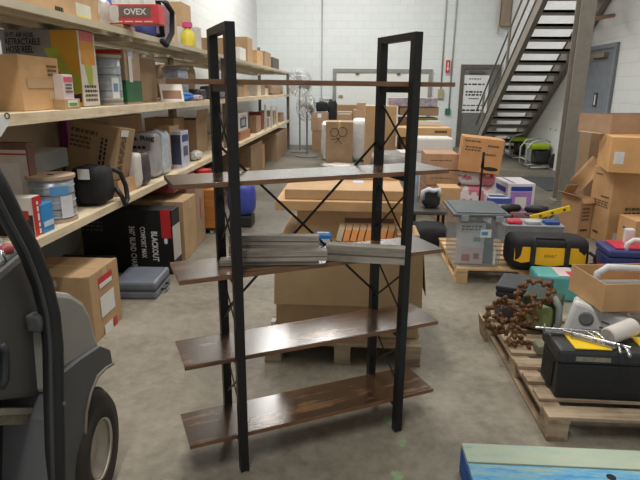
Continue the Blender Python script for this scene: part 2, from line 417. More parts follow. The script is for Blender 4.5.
obj('cabinet_box', bx(B(), -.12, .13, -.08, .1, 0, .9), M((150, 134, 118), .6), t, bevel=.01); obj('cabinet_pipe', tube(B(), [(-.16, 0, -.2), (-.16, 0, .9)], .03, 8), M((178, 168, 152), .6), t)
t = empty('arrow_sign', 'small red and white fire extinguisher arrow sign on the back wall', 'sign', (2.58, YW-.06, 2.03))
obj('sign_plate', bx(B(), -.07, .07, -.004, .004, 0, .36), WHITE, t)
deco(t, (.14, .008, .36), [('label', 'F', .5, .5, .12, .34, RED)])
bm = B(); bx(bm, -.012, .012, -.009, -.007, .13, .30); prism(bm, [(-.04, .15), (.04, .15), (0, .06)], -.009, -.007, 'y'); obj('arrow_mark', bm, WHITE, t)
# steel column
bm = B(); X, Y = 3.14, 8.2
for q in (-1, 1): bx(bm, X-.1, X+.1, Y+q*.095-.008, Y+q*.095+.008, 0, ZC)
bx(bm, X-.008, X+.008, Y-.09, Y+.09, 0, ZC); bx(bm, X-.15, X+.15, Y-.14, Y+.14, 0, .015)
struct('column', bm, M((138, 132, 122), .55, .1))
# downpipes and blind column on the left wall far back
bm = B()
for i, y in enumerate((6.6, 6.85, 7.3)): bx(bm, XL, XL+.05, y, y+.1, 1.8, ZC)
bx(bm, XL, XL+.03, 6.5, 8.4, 1.8, ZC)
struct('trim_1', bm, M((222, 222, 218), .5, var=.03))
# floor mat
tag(obj('floor_mat', bx(B(), 3.2, 4.1, 8.97, 10.45, 0, .012), M((64, 66, 68), .95, bmp=.4)), 'dark grey rubber floor mat beyond the steel column', 'mat')
def splash(label, px, py, r, seed):
    c = at(px, py, z=0); bm = B(); rr = random.Random(seed); n = 18
    vs = [bm.verts.new((c.x+r*(1+.35*rr.uniform(-1, 1))*math.cos(2*PI*k/n)*.8, c.y+r*(1+.35*rr.uniform(-1, 1))*math.sin(2*PI*k/n)*1.3, .0012)) for k in range(n)]
    bm.faces.new(vs); o = obj('paint_spot', bm, M((136, 158, 116), .6, var=.2, scale=30)); tag(o, label, 'paint mark')
splash('green paint spot right below the bookcase front right foot', 402, 443, .026, 1)
splash('green paint spot on the floor nearest the camera', 397, 476, .026, 2)
splash('faint green paint smear behind the bookcase right foot', 388, 420, .03, 3)

# ---- stairs
t = empty('staircase', 'grey steel open-riser staircase with handrail rising along the right wall', 'staircase', (3.6, 14.6, 0))
o = Vector(t.location); SL = (2.75-.24)/(14.1-10.45)
SA, SB = Vector((3.12, 14.35, .08)), Vector((3.12, 7.6, .08+6.75*.699))
def stz(y): return .08+(14.35-y)*.699
ym = 8.32
def stringer(x, ya, yb, w=.34, th=.05):
    bm = B(); prism(bm, [(ya, stz(ya)-w/2), (yb, stz(yb)-w/2), (yb, stz(yb)+w/2), (ya, stz(ya)+w/2)], x-th/2, x+th/2, 'x')
    for q in (-1, 1):
        prism(bm, [(ya, stz(ya)+q*w/2-.012), (yb, stz(yb)+q*w/2-.012), (yb, stz(yb)+q*w/2+.012), (ya, stz(ya)+q*w/2+.012)], x-th/2-.02, x+th/2+.02, 'x')
    bmesh.ops.translate(bm, vec=-o, verts=bm.verts); return bm
SM = M((126, 120, 110), .5, .1)
obj('stringer', stringer(3.12, 14.4, 7.0), SM, t); obj('stringer', stringer(4.08, 14.4, 7.0, w=.5), SM, t)
y = 14.1
while y > 7.2:
    z = stz(y); bm = B(); bx(bm, 3.15-o.x, 4.05-o.x, y-.16-o.y, y+.13-o.y, z-.05, z-.005); bx(bm, 3.15-o.x, 4.05-o.x, y-.16-o.y, y-.14-o.y, z-.095, z-.005)
    obj('tread', bm, M((128, 122, 112), .55, .1), t); y -= .272
def rail(dz, ya, yb): return tube(B(), [Vector((3.12, ya, stz(ya)+dz))-o, Vector((3.12, yb, stz(yb)+dz))-o], .02, 8)
obj('handrail', rail(1.0, 14.3, 7.0), SM, t, smooth=True); obj('handrail', rail(.62, 14.3, 7.0), SM, t, smooth=True)
for ya in (13.7, 11.9, 10.1, 8.3): obj('rail_post', bx(B(), 3.10-o.x, 3.14-o.x, ya-.03-o.y, ya+.03-o.y, stz(ya), stz(ya)+1.02), SM, t)
# landing the stairs lead to
struct('trim_2', bx(B(), 3.0, XR, 5.4, 7.05, stz(7.0)-.1, stz(7.0)+.02), STEELD)
# pipe with valve on the right wall above the door
tag(obj('wall_pipe', tube(B(), [(4.0, 9.3, 2.72), (3.5, 8.9, 2.62), (3.3, 8.35, 2.62)], .03, 8), M((150, 116, 84), .6), smooth=True), 'short brown pipe reaching from right wall to the steel column', 'pipe')

# ================================================================== RACKS
ZS = (.78, 1.45, 2.0)
XF, XB = -1.70, -2.55
def rack(label, ya, yb, first):
    t = empty('storage_rack', label, 'shelving', (XF-.4, (ya+yb)/2, 0), group='storage racks along the left wall')
    o = Vector(t.location)
    for y in (ya+.04, yb-.04):
        for x in (XB+.03, XF-.06):
            if x > -2 and (y < 3 or 11 < y < 12): continue
            bm = B(); bx(bm, x-.035-o.x, x+.035-o.x, y-.035-o.y, y+.035-o.y, 0, 2.62 if x < -2 else 2.0)
            obj('upright', bm, M((120, 114, 100), .5, .2), t)
    for i, z in enumerate(ZS):
        bm = B()
        if i == 2:
            n = 6; w = (XF-XB)/n
            for k in range(n): bx(bm, XB+k*w-o.x+.02, XB+(k+1)*w-o.x-.032, ya+.01-o.y, yb-.01-o.y, z-.014, z)
        else: bx(bm, XB-o.x, XF-o.x-.0, ya+.01-o.y, yb-.01-o.y, z-.025, z)
        obj('deck', bm, SHELFW if i < 2 else RACKB, t)
        bm = B(); bx(bm, XF-.03-o.x, XF-o.x, ya+.01-o.y, yb-.01-o.y, z-(.05, .058, .043)[i], z-(.0255, .0255, .0001)[i])
        bx(bm, XB-o.x, XB+.04-o.x, ya+.01-o.y, yb-.01-o.y, z-.1, z-.026)
        obj('beam', bm, RACKB if i == 2 else SHELFW, t)
        if i == 2:
            for k in range(3):
                xx = XF-.16-.24*k; obj('joist', bx(B(), xx-.02-o.x, xx+.02-o.x, ya+.02-o.y, yb-.02-o.y, z-.046, z-.0145), RACKB, t)
            for k in range(3):
                yy = ya+(k+.5)*(yb-ya)/3; obj('cross_bar', bx(B(), XB+.04-o.x, XF-.03-o.x, yy-.03-o.y, yy+.03-o.y, z-.075, z-.047), RACKB, t)
rack('long left wall storage rack nearest the camera, wooden decks', 1.1, 7.6, True)
rack('left wall storage rack seen between and past the bookcase left posts', 7.6, 11.4, False)
rack('farthest left wall storage rack, ending beside the fans', 11.4, 14.9, False)

# ================================================================== LIGHT
def lamp(x, y, rz=0, l=2.4, w=.32, p=140, label=''):
    t = empty('ceiling_light', label, 'lamp', (x, y, ZC-.16), rz, 'ceiling lights')
    obj('lamp_housing', bx(B(), -w/2, w/2, -l/2, l/2, .02, .1), WHITE, t)
    for q in (-1, 1): obj('hanger_rod', tube(B(), [(0, q*l*.4, .1), (0, q*l*.4, .16)], .006, 6), STEELD, t)
    la = D.lights.new('tube_light', 'AREA'); la.shape = 'RECTANGLE'; la.size = w; la.size_y = l; la.energy = p; la.color = (1, .97, .93)
    lo = D.objects.new('tube_light', la); COL.objects.link(lo); lo.parent = t; lo.location = (0, 0, 0)
for i, x in enumerate((-1.7, -.5, .7)):
    for j, y in enumerate((10.9, 12.3)):
        lamp(x, y, w=.32, p=LP1, label='bright ceiling light over the back aisle, %s side, %s row' % (('left', 'middle', 'right')[i], ('nearer', 'farther')[j]))
lamp(2.4, 9.0, p=LP2, label='ceiling light above the staircase side of the room')
lamp(2.1, 4.9, p=LP3*.85, w=.5, label='ceiling light over the pallets on the right')
lamp(-.9, 4.2, p=LP3*1.5, label='ceiling light over the aisle beside the near rack')
lamp(-.4, -.2, p=LP4, label='ceiling light behind the camera')
lamp(.8, 14.0, p=LP5, rz=PI/2, label='ceiling light close to the back wall')
w = D.worlds.new('world'); bpy.context.scene.world = w; w.use_nodes = True
w.node_tree.nodes['Background'].inputs[0].default_value = (.93, .96, 1, 1); w.node_tree.nodes['Background'].inputs[1].default_value = WORLD
sc = bpy.context.scene
sc.view_settings.view_transform = 'Standard'; sc.view_settings.look = 'None'; sc.view_settings.gamma = 1; sc.view_settings.use_curve_mapping = False
sc.view_settings.exposure = EXPO
cam = D.cameras.new('camera'); co = D.objects.new('camera', cam); COL.objects.link(co); sc.camera = co
cam.sensor_fit = 'HORIZONTAL'; cam.sensor_width = 36; cam.lens = FPX/640*36; cam.clip_start = .05; cam.clip_end = 60
R3 = Matrix((RGT, UPV, -FWD)).transposed().to_4x4(); co.matrix_world = Matrix.Translation((0, 0, CH)) @ R3

# ================================================================== BOOKCASE
BX, BY, BR, BL, BD = -.6316, 1.8603, .4561, 1.1776, .262
BZ = (.172, .5314, .8867, 1.2486, 1.612); PL, PR, PH = .2186, .9696, 1.8
t = empty('etagere_bookcase', 'tall rustic brown five-shelf bookcase on black metal frames, mid floor', 'bookcase', (BX, BY, 0), BR)
for i, z in enumerate(BZ):
    s = obj('shelf', bx(B(), 0, BL, .012, BD-.012, z-.018, z), RUSTIC, t, bevel=.001)
    obj('edge_band', bx(B(), -.0005, BL+.0005, .009, .012, z-.0178, z-.0002), RUSTIC_EDGE, s)
    obj('edge_band', bx(B(), -.0005, BL+.0005, BD-.012, BD-.009, z-.0178, z-.0002), RUSTIC_EDGE, s)
PW = .036
for u in (PL, PR):
    for v in (-PW/2+.012, BD+PW/2-.012):
        p = obj('post', bx(B(), u-PW/2, u+PW/2, v-PW/2, v+PW/2, .006, PH), BLACKM, t, bevel=.002)
        obj('foot_pad', lathe(B(), [(0, 0), (.014, 0), (.014, .007), (0, .007)], 12, Matrix.Translation((u, v, 0))), OFFW, p)
    obj('top_bar', bx(B(), u-PW/2, u+PW/2, .012, BD-.012, PH-.028, PH-.0005), BLACKM, t)
    for z in BZ:
        obj('shelf_bracket', bx(B(), u-PW/2+.004, u+PW/2-.004, .013, BD-.013, z-.043, z-.0185), BLACKM, t)
    for a, b in zip(BZ, BZ[1:]):
        z0, z1 = a+.07, b-.10
        for q in (0, 1):
            bm = B(); x = u+(.003 if q else -.003)
            bar(bm, (x, .014, z0 if q else z1), (x, BD-.014, z1 if q else z0), .004, .009); obj('side_brace', bm, BLACKM, t)
        obj('bolt', lathe(B(), [(0, 0), (.008, 0), (.006, .004), (0, .004)], 10, Matrix.Translation((u, BD+.0, z0+.09)) @ Matrix.Rotation(PI/2, 4, 'X')), BLACKM, t)
za, zb = .62, 1.365
for q in (0, 1):
    bm = B(); y = BD+(.006 if q else -.002)+.004
    bar(bm, (PL, y, za if q else zb), (PR, y, zb if q else za), .004, .011); obj('back_brace', bm, BLACKM, t)

# grey slats lying across the middle shelf
def channel(label, pa, pb, z, w, h, roll=0, mat=BARN):
    a, b = Vector((*pa, z+.0)), Vector((*pb, z)); d = b-a
    r = empty('grey_slat', label, 'slat', tuple((a+b)/2), math.atan2(d.y, d.x), 'grey slats on the middle shelf')
    l = d.length; t_ = .004; bm = B()
    bx(bm, -l/2, l/2, -w/2, w/2, 0, h); obj('slat_body', bm, mat, r, bevel=.002)
    bm = B(); bx(bm, -l/2, l/2, -w/2-.0012, -w/2-.0002, h*.42, h*.5); obj('groove', bm, M((92, 84, 74), .7), r)
    return r
z3 = BZ[2]+.001
channel('lowest grey slat, its left end poking out beside the bookcase front post', (-.53, 2.075), (-.13, 2.125), z3, .05, .024)
channel('wide grey slat with broken end in front on the middle shelf', (-.45, 2.06), (-.095, 2.105), z3+.025, .05, .042)
channel('grey slat laid on top at the back left of the slat pile', (-.50, 2.135), (-.13, 2.16), z3+.0695, .045, .042)
channel('upper back grey slat under the top one, mostly hidden', (-.50, 2.125), (-.13, 2.155), z3+.0255, .05, .0435)
channel('long pale grey slat reaching right to the bookcase front right post', (-.10, 2.185), (.225, 2.15), z3, .055, .07, mat=BARN)

# ================================================================== LEFT RACK CONTENTS
SLOW, SMID, SUP = .781, 1.451, 2.001
def cyl(name, label, cat, c, r, h, mat, prof=None, parts=(), n=28, group=None, rz=0):
    t = empty(name, label, cat, c, rz, group)
    obj('drum_body' if 'drum' in name else 'canister_body', lathe(B(), prof or [(0, 0), (r, 0), (r, h), (0, h)], n), mat, t, smooth=False)
    for nm, p, m in parts: obj(nm, lathe(B(), p, n), m, t)
    return t
def lump(name, label, cat, c, size, mat, seed, sq=.5, amp=.05, rz=0, parts=(), group=None, freq=3):
    t = empty(name, label, cat, c, rz, group)
    obj(name.split('_')[-1]+'_body' if parts or True else name, blob(B(), size, seed, sq, amp, freq=freq), mat, t, smooth=True)
    return t
# ---- middle deck
lb('plain kraft box on the middle deck in front of the hose reel carton', -1.8, 25, 63, 55, SMID, depth=.42,
   mat=K4, items=[('tape', 'y'), ('label', 'R', .72, .28, .05, .05, M((206, 176, 130), .6)), ('marks', 'R', .8, .75, .1, .07, INKB, 3), ('label', 'R', .5, .5, .3, .05, TAPE)])
HG = M((150, 148, 146), .5, var=.04); HY = M((224, 166, 48), .45, var=.05); LIME = M((178, 190, 62), .45); NAVY = M((40, 46, 78), .45)
y0 = 3.72; zt = at(82, 27, x=-1.85).z; x0 = at(3, 60, y=y0).x; HW = -1.85-x0
r = carton('tall retractable hose reel carton, grey and yellow, second item on the middle deck', x0, -1.85, y0, y0+.25, SMID, 1.95, mat=HG, items=[
    ('label', 'F', .83, .5, .34*HW, .49, HY, 0, 'yellow_panel'), ('label', 'R', .5, .5, .245, .49, M((226, 222, 214), .5, var=.03), 0, 'side_panel'),
    ('label', 'R', .5, .72, .2, .16, M((226, 160, 70), .5), 0, 'orange_panel'), ('label', 'R', .5, .93, .2, .06, M((222, 120, 120), .5), 0, 'red_panel'), ('marks', 'R', .5, .18, .18, .12, INKB, 4),
    ('text', 'F', .26, .93, .030, '50 FT. AIR HOSE', INK, 0, .37*HW), ('text', 'F', .30, .845, .043, 'RETRACTABLE', INK, 0, .46*HW), ('text', 'F', .25, .745, .045, 'HOSE REEL', INK, 0, .36*HW)])
s = (HW, .25, .499)
bm = B(); m_ = face_m('F', s, 0, 0, 0, .003)
bmesh.ops.create_cube; prism(bm, [(q*HW, w_) for q, w_ in ((.56, .38), (.74, .39), (.82, .28), (.99, .19), (.99, .10), (.90, .09), (.76, .22), (.64, .27))], 0, .0006, 'z'); bmesh.ops.transform(bm, matrix=m_, verts=bm.verts); obj('lime_graphic', bm, LIME, r)
bm = B(); prism(bm, [(q*HW, w_) for q, w_ in ((.58, .27), (.64, .26), (.76, .21), (.90, .08), (.99, .09), (.99, .03), (.58, .03))], 0, .0005, 'z'); bmesh.ops.transform(bm, matrix=face_m('F', s, 0, 0, 0, .002), verts=bm.verts); obj('navy_graphic', bm, NAVY, r)
bm = B(); prism(bm, [(.08, .38), (.13, .38), (.18, .25), (.16, .12), (.10, .15), (.06, .28)], 0, .0005, 'z'); bmesh.ops.transform(bm, matrix=face_m('R', s, 0, 0, 0, .003), verts=bm.verts); obj('tool_graphic', bm, LIME, r)
r = lb('small kraft box with green and white label, before the hose reel carton', -1.73, 66, 81, 99, SMID, depth=.14, mat=K1, items=[('label', 'R', .5, .55, .12, .04, WHITE), ('label', 'R', .5, .45, .1, .02, M((110, 160, 60)))])
b0 = ycol(65, -1.74, 1.5)
carton('little white and pink box standing on the small kraft box', -1.86, -1.74, b0, b0+.12, 1.508, at(60, 74, x=-1.74).z, mat=M((222, 206, 204), .5, var=.04), items=[('label', 'R', .5, .8, .1, .03, M((206, 90, 110))), ('marks', 'R', .5, .45, .08, .06, INKB, 3)])
SPOOLM = M((172, 180, 190), .3, .1, var=.25, scale=25); 
def wrapspool(label, c, r, h, top, z0=None, lab=(0, 0), nm='wire_spool'):
    t = empty(nm, label, 'spool', c)
    obj('wrapped_coil', lathe(B(), [(0, .02), (r*.95, .02), (r*.97, h*.3), (r*.95, h*.6), (r*.96, h-.02), (0, h-.02)], 28), SPOOLM, t, smooth=True)
    obj('rim_disc', lathe(B(), [(0, 0), (r, 0), (r, .02), (0, .02)], 28), top, t)
    obj('rim_disc', lathe(B(), [(0, h-.02), (r*1.05, h-.02), (r*1.07, h), (.02, h)], 28), top, t)
    for k in range(5): obj('band', lathe(B(), [(r*.965, h*(.12+.16*k)), (r*.985, h*(.12+.16*k)), (r*.985, h*(.12+.16*k)+.006), (r*.965, h*(.12+.16*k)+.006)], 28), GREYP if k % 2 else OFFW, t)
    return t
def curved_label(t, r, z0, z1, a0, a1, mat, nm='paper_label'):
    bm = B(); n = 8; vs = []
    for k in range(n+1):
        a = a0+(a1-a0)*k/n; vs.append([bm.verts.new((r*math.cos(a), r*math.sin(a), z)) for z in (z0, z1)])
    for a, b in zip(vs, vs[1:]): bm.faces.new((a[0], b[0], b[1], a[1]))
    obj(nm, bm, mat, t, solid=.001)
t = wrapspool('shrink-wrapped wire spool beside the hose reel carton on middle deck', (-1.88, ycol(110, -1.88, 1.45), SMID), .105, at(110, 56, x=-1.88).z-SMID, M((176, 160, 140), .6))
curved_label(t, .107, .05, .2, -.9, -.35, WHITE); curved_label(t, .108, .1, .16, -.8, -.45, M((110, 150, 190)))
ye = ycol(128, -1.82, 1.45)
r = carton('tall box with green lower half and clear window, middle deck', -2.12, -1.82, ye, ye+.32, SMID, min(1.945, at(128, 50, x=-1.82).z), mat=M((176, 150, 124), .5), items=[
    ('label', 'F', .5, .24, .298, .17, M((24, 104, 62), .45), 0, 'green_panel'), ('label', 'R', .5, .24, .318, .17, M((20, 96, 56), .45), 0, 'green_panel'), ('label', 'F', .45, .96, .29, .03, RED, 0, 'red_band'),
    ('label', 'R', .35, .92, .1, .06, M((190, 196, 220)), 0, 'price_label'), ('label', 'F', .5, .65, .24, .15, M((120, 96, 84), .4), 0, 'picture_panel'), ('label', 'R', .3, .65, .07, .2, WHITE, 0, 'white_stripe')])
lb('crumpled kraft carton behind a leaning printed sheet on the middle deck', -1.97, 143, 158, 58, SMID, depth=.35, mat=K3)
t = empty('printed_sheet', 'white printed sheet leaning beside the grey drum', 'paper', (-1.76, 5.35, SMID)); t.rotation_euler = (-.5, 0, .5)
obj('sheet', bx(B(), -.11, .11, -.002, .002, 0, .2), M((226, 218, 206), .6), t); obj('sheet_print', bx(B(), -.09, .09, -.003, -.0022, .03, .12), M((150, 110, 80), .6), t)
yc = ycol(177, -1.98, 1.45)
t = wrapspool('large grey plastic wrapped drum on the middle deck left of the bookcase', (-1.98, yc, SMID), .14, at(177, 68, x=-1.98).z-SMID, M((150, 140, 134), .5), nm='wrapped_drum')
curved_label(t, .142, .24, .29, -1.1, -.5, M((206, 210, 224)))
lump('cloth_bundle', 'crumpled bright blue cloth bundle at the edge of the middle deck', 'cloth', (-1.8, 5.75, SMID), (.2, .42, .085), M((50, 120, 206), .55), 3, .7, .15)
lump('cloth_bundle', 'small pinkish plastic pouch next to the blue cloth bundle', 'pouch', (-1.78, 6.12, SMID), (.18, .26, .06), M((196, 170, 178), .4, var=.3, scale=40), 4, .7, .15)
lump('paper_bag', 'crumpled brown paper bag on the middle deck behind bookcase left top', 'bag', (-2.15, 6.6, SMID), (.45, .5, .4), K3, 5, .55, .12)
for i, (y, x, sx, sy, sz, m, lab) in enumerate([(6.45, -1.85, .2, .3, .12, BLACKP, 'black power tool case under the brown bag'), (6.9, -1.8, .2, .25, .16, M((62, 56, 52), .7), 'dark boxy item right of the blue cloth bundle'),
        (7.22, -1.8, .25, .3, .17, M((120, 124, 134), .6), 'grey box between the bookcase left posts')]):
    lump('boxed_tool', lab, 'tool', (x, y, SMID), (sx, sy, sz), m, 20+i, .35, .05)
lump('plastic_jug', 'small white plastic jug on the far middle deck', 'jug', (-1.9, 8.3, SMID), (.2, .2, .26), WHITE, 9, .6, .02)
rr = random.Random(5)
desc = ['brown box', 'grey box', 'pale box', 'tan box', 'dark box', 'white box']
colr = [K3, M((140, 138, 136)), M((206, 196, 180)), K1, M((72, 62, 56)), M((210, 208, 206))]
pos = ['right behind the white jug', 'second along the far middle deck', 'midway along the far middle deck', 'past the midpoint of the far middle deck', 'near the far end of the middle deck', 'at the far end of the middle deck']
for i, y in enumerate((8.75, 9.35, 9.9, 10.5, 11.15, 11.8)):
    c = (0, 3, 1, 2, 0, 5)[i]; h = (.16, .2, .12, .22, .2, .14)[i]
    carton('small %s %s' % (desc[c], pos[i]), -2.15, -1.82-.03*(i % 3), y, y+.42, SMID, SMID+h, mat=colr[c])
for i, (y, h, w_) in enumerate([(12.5, .3, .5), (13.15, .34, .55), (13.8, .25, .45)]):
    lump('clear_bag', 'see-through bag of brown goods, ' + ('nearest', 'middle', 'farthest')[i] + ' of the three on the far middle deck', 'bag', (-1.98, y, SMID), (.45, w_, h), M((176, 150, 124), .3, var=.35, scale=12), 30+i, .55, .1)
# ---- lower deck
y0 = 2.62
r = carton('white carton with red star print at the left photo edge, lower deck', -2.31, -1.93, at(27, 150, x=-1.93).y, at(27, 150, x=-1.93).y+.07, SLOW, at(26, 143, x=-1.93).z, mat=M((120, 84, 74), .6), items=[
    ('label', 'F', .5, .6, .36, .3, M((222, 210, 200), .5), 0, 'white_panel'), ('label', 'F', .5, .52, .26, .22, M((238, 232, 224), .5), 0, 'picture_panel'), ('label', 'F', .5, .86, .36, .01, RED, 0, 'red_line')])
bm = B(); pts = []
for k in range(10): a = PI/2+k*PI/5; q = .05 if k % 2 == 0 else .02; pts.append((q*math.cos(a), q*math.sin(a)))
prism(bm, pts, 0, .0006, 'z'); bmesh.ops.transform(bm, matrix=face_m('F', (.4, .3, .45), .35, .8, 0, .005), verts=bm.verts); obj('star_print', bm, M((190, 80, 66)), r)
ye = ycol(36, -1.74, .78)
carton('flat floor mat carton, white, red and black, front of the lower deck', -2.0, -1.74, ye, ye+.09, SLOW, at(36, 196, x=-1.74).z, mat=M((216, 210, 204), .5, var=.03), items=[
    ('label', 'F', .5, .28, .255, .12, M((58, 40, 36), .5, var=.4), 0, 'dark_panel'), ('label', 'F', .45, .55, .24, .05, M((176, 60, 44)), 0, 'red_panel'), ('label', 'R', .5, .5, .085, .22, RED, 0, 'red_side'), ('marks', 'R', .5, .5, .2, .03, WHITE, 1, PI/2), ('marks', 'F', .4, .8, .12, .03, RED, 1)])
ye = ycol(41, -1.73, .78)
carton('small blue and orange pouch box left of the grey wire spool', -1.85, -1.73, ye+.03, ye+.15, SLOW, at(46, 203, x=-1.73).z, mat=M((44, 140, 206), .45), items=[('label', 'F', .45, .22, .09, .045, M((190, 120, 60)), 0, 'orange_panel'), ('label', 'F', .5, .55, .1, .03, M((190, 210, 226)), 0, 'white_panel'), ('label', 'R', .5, .3, .1, .03, M((200, 220, 235)), 0, 'white_panel')])
ysp = ycol(54, -1.85, .78)
t = wrapspool('big grey wire spool with round kraft lid, front of the lower deck', (-1.85, ysp+.02, SLOW), .133, at(54, 173, x=-1.86).z-SLOW, M((190, 164, 140), .7))
curved_label(t, .1345, .17, .225, -1.15, -.3, M((100, 160, 214))); curved_label(t, .1345, .03, .165, -.75, -.15, M((226, 226, 230)))
# black bag with strap
t = empty('black_bag', 'soft black carry bag with a shoulder strap, right of the wire spool', 'bag', (-1.825, ycol(94, -1.82, .9)+.0, SLOW))
obj('bag_body', blob(B(), (.24, .28, .28), 11, .62, .05), FABBLK, t, smooth=True)
bm = B(); pts = [(.08, .1, .25), (.13, .17, .2), (.15, .2, .1), (.155, .2, .0), (.155, .15, -.035), (.15, .12, .03), (.12, .1, .1)]
tube(bm, pts, .018, 8); obj('shoulder_strap', bm, BLACKP, t, smooth=True)
obj('bag_tag', bx(B(), -.02, .06, -.162, -.158, .2, .27), WHITE, t)
# tilted kraft carton
yk = ycol(108, -1.84, .95)
r = carton('large tilted printed kraft carton resting on a small open box, lower deck', -2.17, -1.80, yk-.02, yk+.28, .925, .925+.40, mat=kraft((176, 146, 108)), rxy=(-.10, .2), items=[
    ('marks', 'F', .3, .8, .2, .05, INKB, 1), ('marks', 'F', .25, .6, .16, .1, INKB, 3), ('marks', 'F', .72, .5, .2, .06, INK, 2, PI/2), ('marks', 'R', .3, .5, .28, .1, INKB, 3, PI/2), ('label', 'R', .3, .9, .14, .05, WHITE)])
opencarton('little open kraft tray carrying the tilted carton, lower deck edge', -2.05, -1.76, yk-.02, yk+.40, SLOW, SLOW+.12, K2, [])
lump('white_pouch', 'upright white cloth pouch right of the tilted carton', 'pouch', (-1.80, ycol(132, -1.8, .85)+.03, SLOW), (.13, .14, .30), M((214, 208, 200), .6), 12, .5, .06)
lump('dark_pouch', 'dark grey printed pouch between white pouch and rug pack', 'pouch', (-1.80, ycol(140.5, -1.8, .85), SLOW), (.14, .16, .28), M((78, 72, 76), .5, var=.5, scale=25), 13, .4, .04)
# area rug pack
ye = ycol(160, -1.78, .8)
t = empty('rug_pack', 'clear wrapped rug pack with dark lettering, lower deck', 'rug', (-1.98, ye-.02, SLOW))
zt = at(150, 131, x=-1.85).z-SLOW
obj('rug_roll', blob(B(), (.44, .2, zt), 14, .3, .03), M((168, 166, 170), .3, var=.1), t, smooth=True)
s = (.44, .2, zt)
deco(t, s, [('label', 'F', .5, .3, .34, .2, M((120, 142, 150), .5, var=.3), 0, 'grey_panel'), ('label', 'F', .78, .35, .14, .22, M((206, 204, 204), .5), 0, 'pale_panel'), ('text', 'F', .62, .86, .06, 'Area Rug', INK, 0, .33), ('marks', 'F', .6, .68, .2, .045, INK, 1), ('marks', 'F', .55, .55, .2, .05, INK, 1)])
lump('clear_bag', 'bulging clear plastic wrapping right beside the rug pack', 'bag', (-1.84, ye+.2, SLOW), (.16, .24, .42), M((186, 196, 206), .2, var=.25, scale=20), 15, .4, .1)
ye = ycol(168, -1.82, .8)
lb('tall plain kraft panel box standing between rug pack and white printed box', -1.86, 172, 181, 126, SLOW, depth=.12, mat=K2)
lb('upright kraft box behind the tall kraft panel on the lower deck', -2.1, 176, 186, 118, SLOW, depth=.35, mat=K3)
lb('slim white and blue printed box on the lower deck edge', -1.75, 183, 190, 131, SLOW, depth=.12, mat=M((196, 200, 216), .5), items=[('label', 'R', .5, .8, .2, .07, M((50, 70, 130))), ('label', 'R', .5, .45, .15, .1, M((90, 96, 120))), ('label', 'F', .5, .5, .1, .3, M((60, 64, 90)))])
opencarton('deep open kraft box lying behind the bookcase left posts, lower deck', -2.35, -1.95, 6.75, 7.25, SLOW, SLOW+.42, K3, [('R', .25, .12)])
lump('white_parts', 'small heap of white plugs before the open box on the lower deck', 'plugs', (-1.82, 6.2, SLOW), (.12, .3, .1), OFFW, 17, .8, .25, freq=6)
# back of the lower bay
carton('long beige carton at the back of the first lower deck', -2.46, -2.34, 3.5, 4.6, SLOW, 1.33, mat=kraft((196, 176, 148)))
carton('flat grey box with a white lid behind the wire spool', -2.32, -2.02, 3.32, 3.75, 1.041, 1.17, mat=M((146, 148, 146), .5), items=[('label', 'T', .5, .5, .28, .4, M((216, 214, 206), .6), 0, 'white_lid')])
carton('thin magenta box upright at the back of the lower deck', -2.33, -2.27, 4.25, 4.45, SLOW, 1.38, mat=M((168, 70, 150), .5))
carton('dark olive case under the flat grey box', -2.32, -2.02, 3.30, 3.62, SLOW, 1.04, mat=M((52, 50, 42), .7))
carton('wide kraft carton at the back above the rug pack', -2.46, -2.38, 4.7, 6.1, SLOW, 1.3, mat=K3)
# far lower decks
ye = ycol(239, -1.8, .8)
r = carton('white microwave oven carton beyond the bookcase left posts', -2.3, -1.8, ye, ye+.9, SLOW+.14, 1.2, mat=M((214, 208, 204), .5), items=[('label', 'R', .42, .45, .5, .16, M((60, 62, 66))), ('label', 'R', .42, .45, .3, .1, M((150, 170, 180))), ('label', 'R', .93, .5, .12, .27, M((80, 40, 40))), ('marks', 'R', .5, .8, .3, .03, RED, 1)])
carton('flat orange and brown carton under the microwave carton', -2.25, -1.78, ye+.02, ye+.86, SLOW, SLOW+.138, mat=M((176, 120, 84), .6, var=.3, scale=14))
ps = ['right after the microwave carton', 'second after the microwave carton', 'third after the microwave carton', 'fourth after the microwave carton', 'last on the far lower deck']
for i, y in enumerate((10.2, 11.0, 11.8, 12.7, 13.7)):
    c = (0, 4, 5, 3, 0)[i]; carton('%s %s' % (desc[c], ps[i]), -2.2, -1.8-.04*(i % 2), y, y+.5, SLOW, SLOW+(.3, .34, .2, .3, .22)[i], mat=[K3, M((130, 60, 54)), colr[5], K1, K3][i])
for i, (y, h) in enumerate([(10.85, .5), (11.65, .45), (12.5, .42)]):
    carton('narrow upright white board, %s on the far lower deck' % ('nearest', 'middle', 'farthest')[i], -1.76, -1.72, y, y+.06, SLOW, SLOW+h, mat=OFFW, cat='board', name='white_board', group='upright white boards')
# ---- upper deck
lb('huge kraft carton on the top deck in the upper left corner', -1.76, 2, 101, -90, SUP, depth=.6, mat=K2, items=[('label', 'R', .78, .07, .2, .13, M((214, 216, 196), .6)), ('label', 'R', .78, .02, .2, .03, M((230, 210, 90), .6)), ('marks', 'R', .5, .05, .1, .06, INK, 1)])
y0 = 3.86
y0 = 4.2
r = carton('red and white display box lying at the top deck edge', at(107, 26, y=y0).x, at(158, 3, y=y0).x, y0, y0+.14, 2.035, at(137, 4, y=y0).z, mat=M((214, 74, 80), .45), items=[
    ('label', 'F', .36, .62, .22, .07, M((226, 220, 216), .5), 0, 'white_panel'), ('label', 'F', .12, .5, .09, .12, M((220, 216, 210), .5), 0, 'white_panel'),
    ('label', 'F', .55, .62, .24, .071, M((120, 106, 100), .4), 0, 'window'), ('text', 'F', .56, .62, .045, 'OVEX', WHITE, 0, .17, .03), ('marks', 'F', .55, .12, .3, .014, WHITE, 1)])
